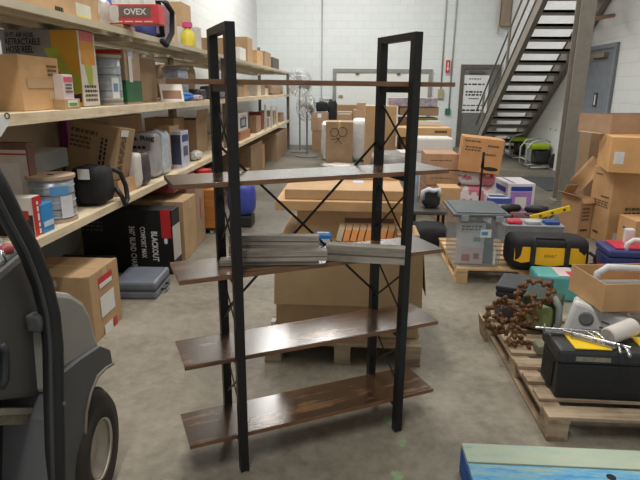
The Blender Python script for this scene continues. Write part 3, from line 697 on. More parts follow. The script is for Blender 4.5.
carton('flat kraft box lying under the red and white display box', -2.3, -1.72, 4.18, 4.42, SUP, 2.033, mat=K3)
lump('blue_parcel', 'blue wrapped parcel under the display box on top deck', 'parcel', (-1.86, 4.70, SUP), (.3, .5, .2), M((58, 76, 156), .5), 18, .4, .08)
lump('blue_parcel', 'bright blue parcel standing behind the red display box', 'parcel', (-2.22, 4.75, SUP), (.24, .5, .5), M((60, 110, 196), .5), 19, .4, .05)
lump('clear_bag', 'clear crumpled bag left of the red display box', 'bag', (-1.85, 3.98, SUP), (.2, .22, .2), M((210, 200, 190), .3, var=.2), 21, .5, .12)
t = empty('black_strap', 'black looped webbing strap hanging over the top deck edge', 'strap', (-1.66, 5.05, 1.92))
a0 = at(160, 4, x=-1.62); pts = [Vector((-1.78, 5.02, 2.03)), Vector((-1.71, 5.02, 2.03))]+[at(*p, x=-1.655) for p in ((158, 1), (166, 3), (172, 12), (172, 33), (166, 45), (162, 41))]
obj('webbing', tube(B(), [p-t.location for p in pts], .024, 8), FABBLK, t, smooth=True)
for i, (e, f, tp, m, lab) in enumerate([(166, 171, 6, M((130, 110, 120), .5, var=.3), 'purple grey printed box upright near the black strap'), (173, 178, 14, M((206, 180, 150), .5), 'pale orange box right of the black strap'),
        (184, 187, 3, K2, 'tall kraft board above the yellow bottle'), (193, 196, 27, OFFW, 'first white carton right of the yellow bottle'), (198, 202, 27, M((206, 204, 190)), 'second white carton right of the yellow bottle')]):
    X = (-1.8, -1.85, -2.2, -1.8, -1.8)[i]
    lb(lab, X, e, f+(6 if i == 2 else 0), tp, SUP, depth=.2, mat=m)
t = empty('pink_cap_bottle', 'yellow bottle with a pink cap on the top deck', 'bottle', (-1.79, ycol(188, -1.79, 2.05), SUP))
obj('bottle_body', lathe(B(), [(0, 0), (.07, 0), (.075, .02), (.075, .14), (.04, .18), (.04, .2), (0, .2)], 16), M((222, 206, 70), .4), t, smooth=True)
obj('cap', lathe(B(), [(0, .2), (.055, .2), (.055, .25), (0, .25)], 16), M((214, 80, 140), .4), t)
for i, (e, f, tp, m, lab) in enumerate([(224, 232, 38, K3, 'kraft box on the top deck just past the bookcase left top'), (240, 246, 47, WHITE, 'white box on the far top deck beside a kraft panel'), (248, 253, 37, K1, 'tall kraft panel on the far top deck'),
        (257, 263, 50, K2, 'kraft box right of the far tall kraft panel'), (265, 271, 51, K3, 'brown box next to last on the far top deck'), (273, 279, 57, M((88, 78, 70)), 'dark box, last on the far top deck')]):
    lb(lab, -1.85, e, f, tp, SUP, depth=.4, mat=m)
# hanging price tag
a = at(2, 117, x=-1.68); t = empty('hanging_tag', 'white price tag on a dark clip hanging from the middle deck edge', 'tag', at(7, 116, x=-1.675)); t.rotation_euler = (0, 0, PI/2-.3)
m_ = Matrix.Rotation(.75, 4, 'Y')
obj('tag_card', bx(B(), -.028, .028, -.001, .001, -.105, -.01, m_), WHITE, t)
bm = B(); tube(bm, [(.0+.013*math.cos(a_), 0, .0+.013*math.sin(a_)) for a_ in [k*PI/6 for k in range(12)]], .004, 6, closed=True); obj('clip_ring', bm, STEELD, t, smooth=True)
# ---- floor below the rack
r = carton('kraft carton with red and white labels on the floor by the vehicle', -2.3, -1.61, 3.07, 3.48, 0, .445, mat=K1, items=[
    ('tape', 'x', .06), ('label', 'R', .5, .82, .2, .07, RED), ('label', 'R', .5, .77, .18, .03, WHITE), ('label', 'R', .5, .45, .2, .14, WHITE), ('label', 'F', .62, .9, .1, .04, WHITE), ('label', 'R', .45, .06, .12, .08, WHITE), ('label', 'R', .7, .05, .05, .08, RED)], bev=.006)
m_ = Matrix.Translation((.345, 0, .446)) @ Matrix.Rotation(-.12, 4, 'Y'); obj('top_flap', bx(B(), -.2, 0, -.2, .2, 0, .004, m_), K1, r)
r = carton('large black 360 degree swivel blind chair carton on the floor', -2.34, -1.53, 4.42, 4.62, 0, .575, mat=M((26, 25, 27), .5), items=[
    ('label', 'F', .93, .79, .085, .25, RED, 0, 'red_stripe'), ('text', 'F', .56, .42, .055, "360\u00b0 BLIND CHAIR", WHITE, -PI/2, .38), ('text', 'F', .675, .5, .045, "COMFORT MAX", WHITE, -PI/2, .28),
    ('text', 'F', .80, .44, .055, "BLACKOUT", WHITE, -PI/2, .27, .03), ('marks', 'F', .12, .74, .2, .1, M((96, 92, 96), .6), 3), ('label', 'F', .8, .04, .07, .05, WHITE, .5), ('label', 'R', .4, .5, .2, .3, M((190, 184, 176)), 0, 'pale_label')])
bm = B(); blob(bm, (.03, .004, .05), 2, .9, .2, mtx=face_m('F', (.81, .36, .6), .955, .5, 0, .002) @ Matrix.Rotation(-PI/2, 4, 'X')); obj('antler_emblem', bm, WHITE, r)
t = empty('plastic_case', 'grey moulded plastic tool case lying on the floor before the black carton', 'case', (-1.67, 4.02, 0), .05)
for nm, z0, z1 in (('case_base', .0, .066), ('case_lid', .072, .14)): obj(nm, bx(B(), -.17, .17, -.2, .2, z0, z1), M((112, 118, 128), .45), t, bevel=.02)
obj('hinge_rib', bx(B(), -.165, .165, -.195, .195, .06, .078), M((70, 74, 82), .5), t)
bm = B(); tube(bm, [(.172, -.07, .04), (.2, -.06, .04), (.2, .06, .04), (.172, .07, .04)], .009, 8); obj('handle', bm, BLACKP, t, smooth=True)
carton('tall kraft carton standing directly behind the black chair carton', -2.2, -1.56, 4.83, 5.25, 0, .565, mat=K1, items=[('tape', 'x')])
carton('second tall kraft carton with red side lettering, under the rack', -2.1, -1.58, 5.32, 5.62, 0, .63, mat=K3, items=[('marks', 'R', .5, .6, .25, .06, RED, 1, PI/2)])
t = empty('oak_cabinet', 'orange oak veneer cabinet on casters under the rack', 'cabinet', (-1.72, 6.05, 0))
obj('cabinet_body', bx(B(), -.28, .2, -.25, .25, .07, .5), CABW, t); obj('base_rail', bx(B(), -.27, .19, -.24, .24, .045, .07), BLACKP, t)
for q in (-1, 1):
    for p in (-.2, .15): obj('caster', lathe(B(), [(0, -.015), (.022, -.015), (.022, .015), (0, .015)], 12, Matrix.Translation((p, q*.2, .023)) @ Matrix.Rotation(PI/2, 4, 'X')), OFFW, t)
cyl('red_canister', 'red canister with a chrome band on the oak cabinet', 'canister', (-1.68, 5.98, .502), .1, .2, RED, parts=[('chrome_band', [(.1, .02), (.104, .02), (.104, .07), (.1, .07)], CHROME)])
carton('long red and grey box lying over the tall kraft cartons', -2.15, -1.66, 4.9, 5.6, .632, .72, mat=M((126, 48, 52), .5), items=[('marks', 'R', .4, .5, .3, .04, M((150, 110, 110)), 1)])
t = empty('blue_ball_tank', 'round blue plastic tank between the bookcase posts on the floor', 'tank', (-1.3, 6.25, 0))
obj('tank_body', blob(B(), (.34, .34, .42), 6, .75, .02, c=(0, 0, .12)), M((66, 78, 170), .4), t, smooth=True)
obj('stand', bx(B(), -.13, .13, -.13, .13, 0, .14), BLACKP, t, bevel=.02); obj('filler_cap', lathe(B(), [(0, .53), (.05, .53), (.05, .58), (0, .58)], 16), BLACKP, t)
carton('dark low tray on the floor behind the labelled kraft carton', -2.45, -2.0, 3.7, 4.3, .0, .2, mat=M((50, 46, 42), .7))
for i, (y0, y1, h, x) in enumerate([(8.2, 9.0, .3, -1.72), (9.3, 10.5, .62, -1.75), (10.7, 11.2, .5, -1.82), (12.3, 14.3, .6, -1.72)]):
    carton('kraft carton on the floor under the far racks, ' + ('nearest', 'second', 'third', 'last by the fans')[i] + ' of the row', -2.4, x, y0, y1, 0, h, mat=(K3, K5, K1, K3)[i])
for i in range(3):
    tag(obj('white_tray', bx(B(), -1.75, -1.5+.02*i, 9.1+i*.0, 9.4, .001+.05*i+.0, .045+.05*i), M((190, 192, 186), .6), bevel=.008), 'white foam tray, %s in the low stack under the racks' % ('bottom', 'middle', 'top')[i], 'tray', 'foam trays')

# ================================================================== BOX ON PALLET BEHIND THE BOOKCASE
def pallet(label, x0, x1, y0, y1, along='x', mat=None, mat2=None, nb=7, rz=0, h=.13, name='wooden_pallet', deckw=.1):
    """deck boards run along `along`; bearers run across"""
    mat = mat or PALLET; w, d = x1-x0, y1-y0
    t = empty(name, label, 'pallet', ((x0+x1)/2, (y0+y1)/2, 0), rz)
    if along == 'x': L, W = w, d
    else: L, W = d, w
    q = Matrix.Identity(4) if along == 'x' else Matrix.Rotation(PI/2, 4, 'Z')
    rr = random.Random(int(abs(x0)*100)+3)
    for i in range(nb):
        y = -W/2+deckw/2+i*(W-deckw)/(nb-1); j = rr.uniform(-.006, .006)
        bm = B(); bx(bm, -L/2+j, L/2+j, y-deckw/2, y+deckw/2, h-.018, h, q); obj('deck_board', bm, mat, t, bevel=.002)
    for x in (-L/2+.05, 0, L/2-.05):
        bm = B(); bx(bm, x-.05, x+.05, -W/2, W/2, h-.036, h-.0182, q); obj('rail', bm, mat2 or mat, t, bevel=.002)
        bm = B(); bx(bm, x-.05, x+.05, -W/2, W/2, 0, .018, q); obj('bottom_board', bm, mat2 or mat, t, bevel=.002)
        for y in (-W/2+.06, 0, W/2-.06):
            bm = B(); bx(bm, x-.048, x+.048, y-.058, y+.058, .0182, h-.0362, q); obj('block', bm, mat, t, bevel=.003)
    return t
pallet('worn pallet under the big kraft carton behind the bookcase', -.50, .43, 2.92, 4.0, 'x')
r = carton('big kraft carton on the pallet behind the bookcase, front flap hanging', -.44, .42, 3.02, 3.85, .131, .70, mat=kraft((198, 166, 124)))
m_ = Matrix.Translation((0, -.418, .565)) @ Matrix.Rotation(-.22, 4, 'X'); obj('front_flap', bx(B(), -.43, .43, -.006, 0, -.34, 0, m_), kraft((180, 149, 110)), r)
m_ = Matrix.Translation((.43, 0, .53)) @ Matrix.Rotation(-.1, 4, 'Y'); obj('side_flap', bx(B(), 0.002, .006, -.42, -.1, -.25, 0, m_), K4, r)
tag(obj('foam_block', bx(B(), -.475, -.445, 3.02, 3.08, .131, .215), OFFW, bevel=.006), 'small foam block at the left foot of the big carton', 'foam')
carton('kraft carton standing on the big carton, under the flat lidded box', -.33, .30, 3.22, 3.8, .701, .885, mat=K2, items=[('tape', 'y'), ('label', 'F', .7, .6, .3, .03, INKB)])
r = carton('shallow kraft lid box overhanging the carton beneath it', -.45, .33, 3.12, 3.86, .886, .945, mat=K4)
r = carton('flat kraft box with a small blue and white sticker, on the pallet pile', -.40, .31, 3.17, 3.80, .946, 1.005, mat=K2, items=[('label', 'T', .62, .5, .07, .09, M((196, 206, 226), .5))])
carton('plain kraft box topmost of the pile behind the bookcase', -.29, .30, 3.86-.3, 3.79, 1.006, 1.045, mat=K4)
# small packets on the big carton
r = carton('bright blue and white packet behind the grey slats', -.21, -.115, 3.03, 3.13, .702, .765, mat=M((58, 128, 200), .4), items=[('label', 'F', .5, .45, .085, .02, WHITE), ('label', 'T', .5, .5, .07, .03, WHITE)])
ORG = M((250, 166, 96), .45, var=.08)
for i in range(9):
    x = -.075+i*.043
    r = empty('orange_packet', 'orange and cream packet standing in the row behind the slats, ' + ('leftmost', 'second from left', 'third from left', 'fourth from left', 'fifth from left', 'fourth from right', 'third from right', 'second from right', 'rightmost')[i], 'packet', (x, 3.12, .702), 0, 'orange packets on the big carton')
    m_ = Matrix.Rotation(-.85, 4, 'X') @ Matrix.Rotation(.2, 4, 'Y')
    obj('packet_body', bx(B(), -.018, .018, 0, .03, .006, .17+.02*(i == 0), m_), ORG if i else M((216, 200, 170), .5), r, bevel=.002)
    obj('cream_band', bx(B(), -.0184, .0184, -.0006, .0304, .09, .13, m_), M((250, 222, 180), .5), r)
carton('low kraft box holding back the orange packets on the right', .27, .40, 3.05, 3.3, .701, .77, mat=K1)

# ================================================================== BACKGROUND PILES
def stack2(): pass
fb('upper kraft carton with small white label at the far left pile', 14.4, 311, 328, 113, z0=at(320, 131, y=14.4).z+.008, depth=.5, mat=K3, items=[('label', 'F', .5, .85, .1, .1, WHITE)])
fb('lower kraft carton of the far left pile near the fans', 14.4, 312, 327, 131, z0=0, depth=.5, mat=K5)
for i, (px, py, sx, sz) in enumerate([(322, 112, .45, .3), (332, 112, .4, .55)]):
    a = at(px, py, y=14.7); 
    lump('black_rucksack', ('low black gear bag slumped on the far left carton pile', 'tall black gear bag against the back wall beside the pile')[i], 'bag', (a.x, 14.65+i*.35, 1.005 if i == 0 else 0), (sx*.7, .3, .26 if i == 0 else 1.3), FABBLK, 40+i, .5, .1)
r = fb('large kraft carton with two round pen faces drawn on it', 11.5, 326, 353, 122, z0=0, depth=.7, mat=K3, items=[('tape', 'y')])
s_ = (.56, .7, .93)
for u, v, q in ((.32, .77, .085), (.62, .78, .095)):
    bm = B(); tube(bm, [(q*math.cos(a*PI/10), q*math.sin(a*PI/10), 0) for a in range(20)], .005, 5, closed=True); bmesh.ops.transform(bm, matrix=face_m('F', s_, u, v, 0, .003), verts=bm.verts); obj('pen_drawing', bm, INK, r)
for u, v, rot in ((.45, .6, .9), (.5, .58, -.9), (.35, .62, .2)):
    obj('pen_stroke', bx(B(), -.09, .09, -.005, .005, 0, .002, face_m('F', s_, u, v, rot, .001)), INK, r)
STW = M((214, 212, 208), .2, var=.12, scale=30, bmp=.3)
a = at(361, 130, y=12.4)
lump('wrapped_bale', 'white stretch wrapped bale right of the carton with pen faces', 'bale', (a.x, 12.55, 0), (.40, .5, .98), STW, 44, .3, .04)
lump('wrapped_bale', 'small crumple of white stretch film at the foot of the pen face carton', 'film', (at(340, 163, z=0).x, 11.2, 0), (.7, .4, .1), STW, 45, .6, .2)
z = .98
fb('brown carton behind the pen face carton, left of the middle', 12.9, 337, 352, 112, z0=0, depth=.6, mat=K3, items=[('label', 'F', .5, .96, .3, .03, OFFW)])
fb('brown carton second in the far row behind the pen face carton', 12.9, 353.5, 366, 110, z0=0, depth=.6, mat=K3)
fb('wide low carton along the back of the far row', 13.7, 337, 357, 105, z0=0, depth=.4, mat=K5)
fb('small kraft box perched on the far row of cartons', 12.95, 357, 366, 103, z0=at(360, 110, y=12.9).z+.002, depth=.4, mat=K3)
tag(obj('white_chair', blob(B(), (.34, .3, .9), 50, .45, .1), M((208, 208, 204), .4)), 'crumpled white wrapped furniture beside the far cartons', 'furniture').location = (at(329, 120, y=12.6).x, 12.6, 0)
# big carton straight behind the right bookcase frame
fb('tall broad kraft carton directly behind the bookcase right frame', 9.6, 366, 397, 106, z0=0, depth=.7, mat=K2, items=[('tape', 'y')])
a = at(384, 190, y=6.0)
lump('wrapped_bale', 'grey plastic wrapped bundle behind the bookcase right frame', 'bundle', (at(390, 190, y=6.5).x, 6.75, 0), (.5, .5, .85), M((150, 146, 142), .25, var=.3, scale=9, bmp=.4), 46, .35, .06)
# right of the frame, rear row
YA = 9.2
def zz(py, y): return at(430, py, y=y).z
z1, z2, z3_, z4 = zz(137, YA), zz(128, YA), zz(116, 9.9), zz(107, 9.9)
fb('brown carton base column behind the white cartons', YA, 404, 441, 138, z0=0, depth=.6, mat=K5)
fb('long kraft carton lying on top of the rear column', YA-.1, 398, 452, 128, z0=z1+.003, depth=.6, mat=K4, items=[('label', 'F', .8, .6, .2, .04, INKB)])
fb('dim kraft carton base at the very back of the right pile', 9.9, 400, 438, 118, z0=0, depth=.5, mat=K5)
fb('brown carton under the flowered box', 9.95, 400, 439, 107, z0=z3_+.004, depth=.45, mat=K3)
r = fb('patterned grey and lilac box on top of the rear pile', 9.9, 389, 438, 98, z0=z4+.006, depth=.4, mat=M((170, 160, 176), .4, var=.45, scale=14))
fb('white carton with a green top patch, rear right pile', 9.87-.3, 410, 440, 121, z0=z2+.01, depth=.25, mat=M((216, 216, 210), .5, var=.03), items=[('label', 'T', .3, .5, .3, .2, M((120, 170, 80)))])
# white carton column
YB = 8.3; q1, q2 = zz(153, YB), zz(168, YB)
for i, (l, rr_, t_, bz) in enumerate([(400, 420, 185, 0), (399, 421, 169, zz(185, YB)+.002), (399, 456, 153, q2+.002)]):
    fb(('bottom white carton of the column beside the right frame', 'second white carton of the column beside the right frame', 'long white carton third in the column beside the frame')[i], YB, l, rr_, t_, z0=bz, depth=.45, mat=M((216, 217, 212), .5, var=.04))
fb('white roll topped carton, uppermost of the white column', YB, 411, 454, 138, z0=q1+.004, depth=.45, mat=M((224, 224, 220), .5, var=.03), bev=.03)
# kraft column with bands
YC = 7.4; c1, c2 = zz(186, YC), zz(171, YC)
fb('bottom kraft carton of three, left of the tilted logo carton', YC, 425, 457, 186, z0=0, depth=.5, mat=kraft((190, 148, 118)))
fb('middle kraft carton of three, left of the tilted logo carton', YC, 426, 459, 171, z0=c1+.014, depth=.5, mat=kraft((186, 146, 112)), items=[('marks', 'F', .5, .5, .3, .02, INKB, 1)])
fb('top kraft carton of three, left of the tilted logo carton', YC, 426, 459, 154, z0=c2+.016, depth=.5, mat=kraft((190, 150, 116)), items=[('marks', 'F', .5, .6, .3, .02, INKB, 1)])
fb('small kraft carton standing right behind the lidded storage tub', 6.6, 440, 461, 188, z0=.0, depth=.3, mat=K4)
# bags and tilted carton
PINK = M((236, 212, 212), .45, var=.12, scale=14)
yb = 7.3; p1 = at(475, 187, y=yb).z
lump('pink_bag', 'lower white and pink bag under the tilted logo carton', 'bag', (at(479, 190, y=yb).x, yb+.15, 0), (.5, .42, .36), PINKWHITE, 51, .4, .06)
lump('pink_bag', 'middle white and pink bag under the tilted logo carton', 'bag', (at(478, 182, y=yb).x, yb+.15, .35), (.48, .42, .14), PINKWHITE, 52, .45, .06)
lump('red_bag', 'thin red and white bag just below the tilted logo carton', 'bag', (at(478, 175, y=yb).x, yb+.15, .47), (.5, .42, .075), REDWHITE, 53, .5, .06)
a = at(458, 171, y=7.1); b = at(502, 135, y=7.1)
r = empty('tilted_carton', 'orange kraft carton with a dark oval logo, tilted on pink bags', 'box', ((a.x+b.x)/2+.04, 7.36, .55), 0)
r.rotation_euler = (0, .085, -.12)
s = (.52, .45, .44)
obj('carton_body', bx(B(), -.26, .26, -.225, .225, 0, .44), kraft((206, 152, 100)), r, bevel=.004)
deco(r, s, [('marks', 'F', .28, .68, .2, .07, INKB, 2), ('marks', 'F', .75, .8, .14, .04, INKB, 1), ('marks', 'F', .7, .55, .14, .04, INKB, 1), ('marks', 'F', .25, .9, .2, .03, INKB, 1)])
bm = B(); lathe(bm, [(0, 0), (1, 0), (1, .001), (0, .001)], 24, face_m('F', s, .76, .14, 0, .001) @ Matrix.Diagonal((.10, .026, 1, 1))); obj('oval_logo', bm, INK, r)
# thin black stand in front of the tilted carton
t = empty('black_stand', 'thin black upright pole behind the lidded tub', 'stand', (at(479, 205, y=5.7).x, 5.7, 0))
zt = at(479, 152, y=5.7).z
obj('pole', tube(B(), [(0, 0, .01), (0, 0, zt)], .011, 8), BLACKM, t); obj('pole_head', tube(B(), [(0, 0, zt-.16), (.005, 0, zt)], [.018, .010], 8), BLACKM, t, smooth=True); obj('pole_base', lathe(B(), [(0, 0), (.12, 0), (.1, .02), (0, .03)], 16), BLACKM, t)
# mess between the bookcase and the tub
lump('black_bin_bag', 'black rubbish bag on the floor left of the lidded tub', 'bag', (.83, 5.62, 0), (.36, .5, .22), FABBLK, 55, .6, .1)
lump('shopping_bag', 'white and black carrier bag behind the dark trolley', 'bag', (at(431, 205, y=6.1).x, 6.15, .3), (.2, .2, .2), M((60, 62, 60), .6), 56, .5, .1)
bm = B(); a = at(431, 193, y=6.05); tube(bm, [(a.x-.10, 6.02, .40), (a.x-.09, 6.02, .49), (a.x-.03, 6.02, .515), (a.x+.02, 6.01, .50), (a.x+.08, 6.02, .515), (a.x+.1, 6.02, .44)], .028, 8)
tag(obj('carrier_bag', bm, M((216, 220, 228), .5), smooth=True), 'white plastic bag top folded over the black carrier bag', 'bag')
t = empty('flat_trolley', 'dark low trolley tray carrying the carrier bag', 'trolley', (at(428, 215, y=6.05).x, 6.15, 0))
obj('tray', bx(B(), -.2, .2, -.22, .22, .24, .285), M((84, 78, 72), .6), t, bevel=.01)
for p in (-.16, .16):
    for q in (-.17, .17): obj('leg', bx(B(), p-.015, p+.015, q-.015, q+.015, 0, .24), BLACKP, t)
obj('push_bar', tube(B(), [(-.2, -.2, .262), (-.26, -.2, .4), (-.26, .2, .4), (-.2, .2, .262)], .012, 8), BLACKP, t, smooth=True)
tag(obj('tan_plank', bx(B(), -.2, .2, -.05, .05, 0, .03, Matrix.Rotation(.2, 4, 'Z')), K2, bevel=.003), 'tan folded board lying in front of the dark trolley', 'board').location = (.50, 5.95, .001)
opencarton('low torn kraft box on the floor behind the middle shelf right end', .30, .62, 5.2, 5.6, 0, .2, K2, [('F', 1.9, .12)])
lump('white_blue_box', 'pale blue and white crumpled packs by the black pole post', 'packs', (at(409, 195, y=7.4).x, 7.45, 0), (.24, .3, .6), M((170, 184, 204), .5, var=.25, scale=12), 57, .35, .1)

# fans at the far left
def fan(label, x, y, zc, r, yaw, ph):
    t = empty('pedestal_fan', label, 'fan', (x, y, 0))
    obj('base', lathe(B(), [(0, 0), (.28, 0), (.28, .02), (.05, .05), (0, .05)], 20), M((120, 120, 116), .5, .3), t)
    obj('pole', tube(B(), [(0, 0, .04), (0, 0, zc)], .022, 8), M((150, 150, 146), .4, .5), t)
    R_ = Matrix.Translation((0, -.12, zc)) @ Matrix.Rotation(yaw, 4, 'Z')
    obj('motor', lathe(B(), [(0, -.1), (.09, -.1), (.11, 0), (.09, .1), (0, .1)], 16, Matrix.Translation((0, 0, zc)) @ Matrix.Rotation(yaw, 4, 'Z') @ Matrix.Rotation(PI/2, 4, 'X')), M((140, 138, 132), .5), t, smooth=True)
    bm = B()
    for dy, rr_ in ((-.1, r*.55), (-.06, r*.85), (0, r), (.07, r*.9)):
        tube(bm, [R_ @ Vector((rr_*math.cos(k*PI/12), dy, rr_*math.sin(k*PI/12))) for k in range(24)], .006, 5, closed=True)
    for k in range(20):
        c, s_ = math.cos(k*PI/10), math.sin(k*PI/10)
        tube(bm, [R_ @ Vector((q*c, dy, q*s_)) for q, dy in ((r*.15, -.11), (r*.55, -.1), (r*.85, -.06), (r, 0), (r*.9, .07), (r*.3, .1))], .004, 4)
    obj('guard_cage', bm, M((168, 168, 164), .35, .6), t)
    for k in range(3):
        bm = B(); bx(bm, r*.12, r*.85, -.01, .0, -r*.22, r*.22, R_ @ Matrix.Rotation(k*2*PI/3+.4, 4, 'Y') @ Matrix.Rotation(.45, 4, 'X')); obj('blade', bm, M((190, 192, 190), .35, .4), t, bevel=.003)
fan('taller grey pedestal fan facing the room, far left corner', -1.38, 14.2, at(297, 83, y=14.1).z, .33, .15, 0)
a = at(307, 107, y=13.2); fan('lower pedestal fan turned sideways, in front of the taller fan', a.x, 13.2, a.z, .33, 1.0, 1)

# lime green machines under the stairs
def machine(label, px, py, seed):
    a = at(px, py, z=0); t = empty('wheeled_generator', label, 'machine', (a.x, a.y, 0), .0)
    FRM = M((176, 180, 180), .4, .3); LM = M((170, 196, 40), .4)
    for y in (-.22, .22):
        bm = B(); tube(bm, [(-.26, y, .03), (-.36, y, .1), (-.36, y, .42), (-.26, y, .56), (.0, y, .62), (.1, y, .56)], .018, 8); tube(bm, [(-.26, y, .03), (.3, y, .06)], .018, 8); obj('side_frame', bm, FRM, t, smooth=True)
    for x, z in ((-.36, .2), (-.3, .5)): obj('cross_tube', tube(B(), [(x, -.22, z), (x, .22, z)], .015, 8), FRM, t)
    obj('engine', blob(B(), (.36, .26, .32), seed, .5, .12, c=(0, 0, .08)), M((46, 48, 46), .5, var=.4, scale=20), t, smooth=True)
    obj('lime_cover', blob(B(), (.46, .36, .12), seed+1, .5, .03, c=(-.08, 0, .40)), LM, t, smooth=True)
    for y in (-.27, .27):
        w_ = obj('wheel', lathe(B(), [(0, -.04), (.13, -.04), (.18, -.03), (.18, .03), (.13, .04), (0, .04)], 20, Matrix.Translation((.27, y, .182)) @ Matrix.Rotation(PI/2, 4, 'X')), M((40, 40, 40), .8), t)
        obj('wheel_hub', lathe(B(), [(0, -.05), (.08, -.05), (.08, .05), (0, .05)], 14, Matrix.Translation((.27, y, .182)) @ Matrix.Rotation(PI/2, 4, 'X')), M((150, 150, 146), .4), w_)
    bm = B(); tube(bm, [(.2, -.2, .3), (.24, -.2, .95), (.26, -.18, 1.05), (.26, .18, 1.05), (.24, .2, .95), (.2, .2, .3)], .016, 8); obj('push_handle', bm, BLACKP, t, smooth=True)
    for y in (-.15, .15): obj('grip', tube(B(), [(.22, y-.06, .80), (.26, y+.04, .86)], .05, 8), BLACKP, t)
machine('left lime green wheeled machine in a silver tube frame under stairs', 521, 158, 60)
machine('right lime green wheeled machine with visible wheel, nearer the right wall', 539, 168, 70)

# ================================================================== TUB PALLET
pallet('clean pale pallet carrying the storage tub and tool bag', .90, 2.04, 4.41, 5.4, 'x', mat=PALLETN)
xl, xr_ = .90, 1.255; yt = 4.56
t = empty('storage_tub', 'clear storage tub of packets with a dark grey lid', 'tub', (1.075, 4.69, .131))
def frus(bm, w0, d0, w1, d1, z0, z1):
    a = [bm.verts.new((sx*w0/2, sy*d0/2, z0)) for sx, sy in ((-1, -1), (1, -1), (1, 1), (-1, 1))]; b = [bm.verts.new((sx*w1/2, sy*d1/2, z1)) for sx, sy in ((-1, -1), (1, -1), (1, 1), (-1, 1))]
    bm.faces.new(a[::-1]); 
    for i in range(4): bm.faces.new((a[i], a[(i+1) % 4], b[(i+1) % 4], b[i]))
    return bm
GL = M((176, 188, 198), .12, alpha=.2, var=.02, key='tub')
obj('tub_body', frus(B(), .36, .47, .42, .54, 0, .45), GL, t, solid=.004, bevel=.004)
bm = B(); bx(bm, -.232, .232, -.29, .29, .445, .47); obj('lid_rim', bm, M((88, 94, 98), .45), t, bevel=.008)
obj('lid_panel', bx(B(), -.20, .20, -.255, .255, .47, .48), M((96, 103, 107), .4), t, bevel=.004)
for q in (-1, 1): obj('lid_latch', bx(B(), q*.14-.03, q*.14+.03, -.298, -.282, .41, .46), M((150, 154, 158), .4), t, bevel=.003)
obj('tub_rib', bx(B(), .13, .145, -.253, -.247, .03, .16), WHITE, t)
def inner(label, x, y, z, w, d, h, m, items=()):
    return carton(label, x-w/2, x+w/2, y-d/2, y+d/2, z, z+h, mat=m, items=items, cat='packet', name='boxed_packet')
inner('red and white printed packet at the bottom inside the tub', 1.03, 4.57, .14, .21, .12, .14, M((232, 218, 216), .5, var=.1, scale=20), [('label', 'F', .3, .4, .07, .06, M((190, 90, 90))), ('label', 'F', .72, .5, .05, .05, M((170, 110, 100)))])
inner('white printed packet in the middle of the tub', 1.03, 4.57, .282, .215, .12, .13, M((236, 238, 240), .5, var=.03), [('label', 'F', .7, .6, .06, .04, M((120, 170, 200)))])
inner('pale flat packets at the top inside the tub', 1.03, 4.57, .414, .215, .12, .09, M((230, 232, 234), .5, var=.03), [('marks', 'F', .5, .5, .18, .05, GREYP, 2)])
inner('grey blue packet standing inside the tub at the right', 1.185, 4.70, .14, .08, .3, .3, M((116, 132, 148), .5))
obj('sticker', bx(B(), 0, .09, -.272, -.2695, .27, .34), WHITE, t); obj('sticker_print', bx(B(), .01, .06, -.2735, -.2722, .29, .32), M((70, 150, 196)), t)
# tool bag
t = empty('tool_bag', 'long black tool bag with yellow side panels on the pale pallet', 'bag', (1.65, 4.51, .131), -.03)
obj('bag_body', blob(B(), (.68, .34, .29), 80, .45, .025), M((30, 30, 32), .8, bmp=.3), t, smooth=True)
YB_ = M((246, 184, 24), .6, var=.06)
for x0, x1, c in ((-.29, -.17, .02), (-.13, .10, 0), (.14, .28, .01)):
    bm = B(); n = 6; vs = []
    for k in range(n+1):
        x = x0+(x1-x0)*k/n; zl = .06+c+.03*abs(k/n-.5); vs.append((bm.verts.new((x, -.177+.05*abs(x/.34)**3, zl)), bm.verts.new((x, -.168+.05*abs(x/.34)**3, .215-.02*(abs(x) > .3)))))
    for a, b in zip(vs, vs[1:]): bm.faces.new((a[0], b[0], b[1], a[1]))
    obj('yellow_panel', bm, YB_, t, solid=.008)
for x in (-.15, .12): obj('webbing_strap', bx(B(), x-.018, x+.018, -.188, -.178, .04, .25), BLACKP, t); 
for x in (-.15,): obj('carry_handle', tube(B(), [(-.15, -.17, .24), (-.13, -.12, .285), (.1, -.12, .285), (.12, -.17, .24)], .012, 8), BLACKP, t, smooth=True)
obj('end_handle', tube(B(), [(.32, -.1, .17), (.36, -.12, .14), (.37, -.12, .08), (.33, -.1, .06)], .013, 8), BLACKP, t, smooth=True)
text(t, 'DEWALT', .022, Matrix.Translation((-.012, -.1865, .15)) @ FACE_ROT['F'], INK, width=.1)
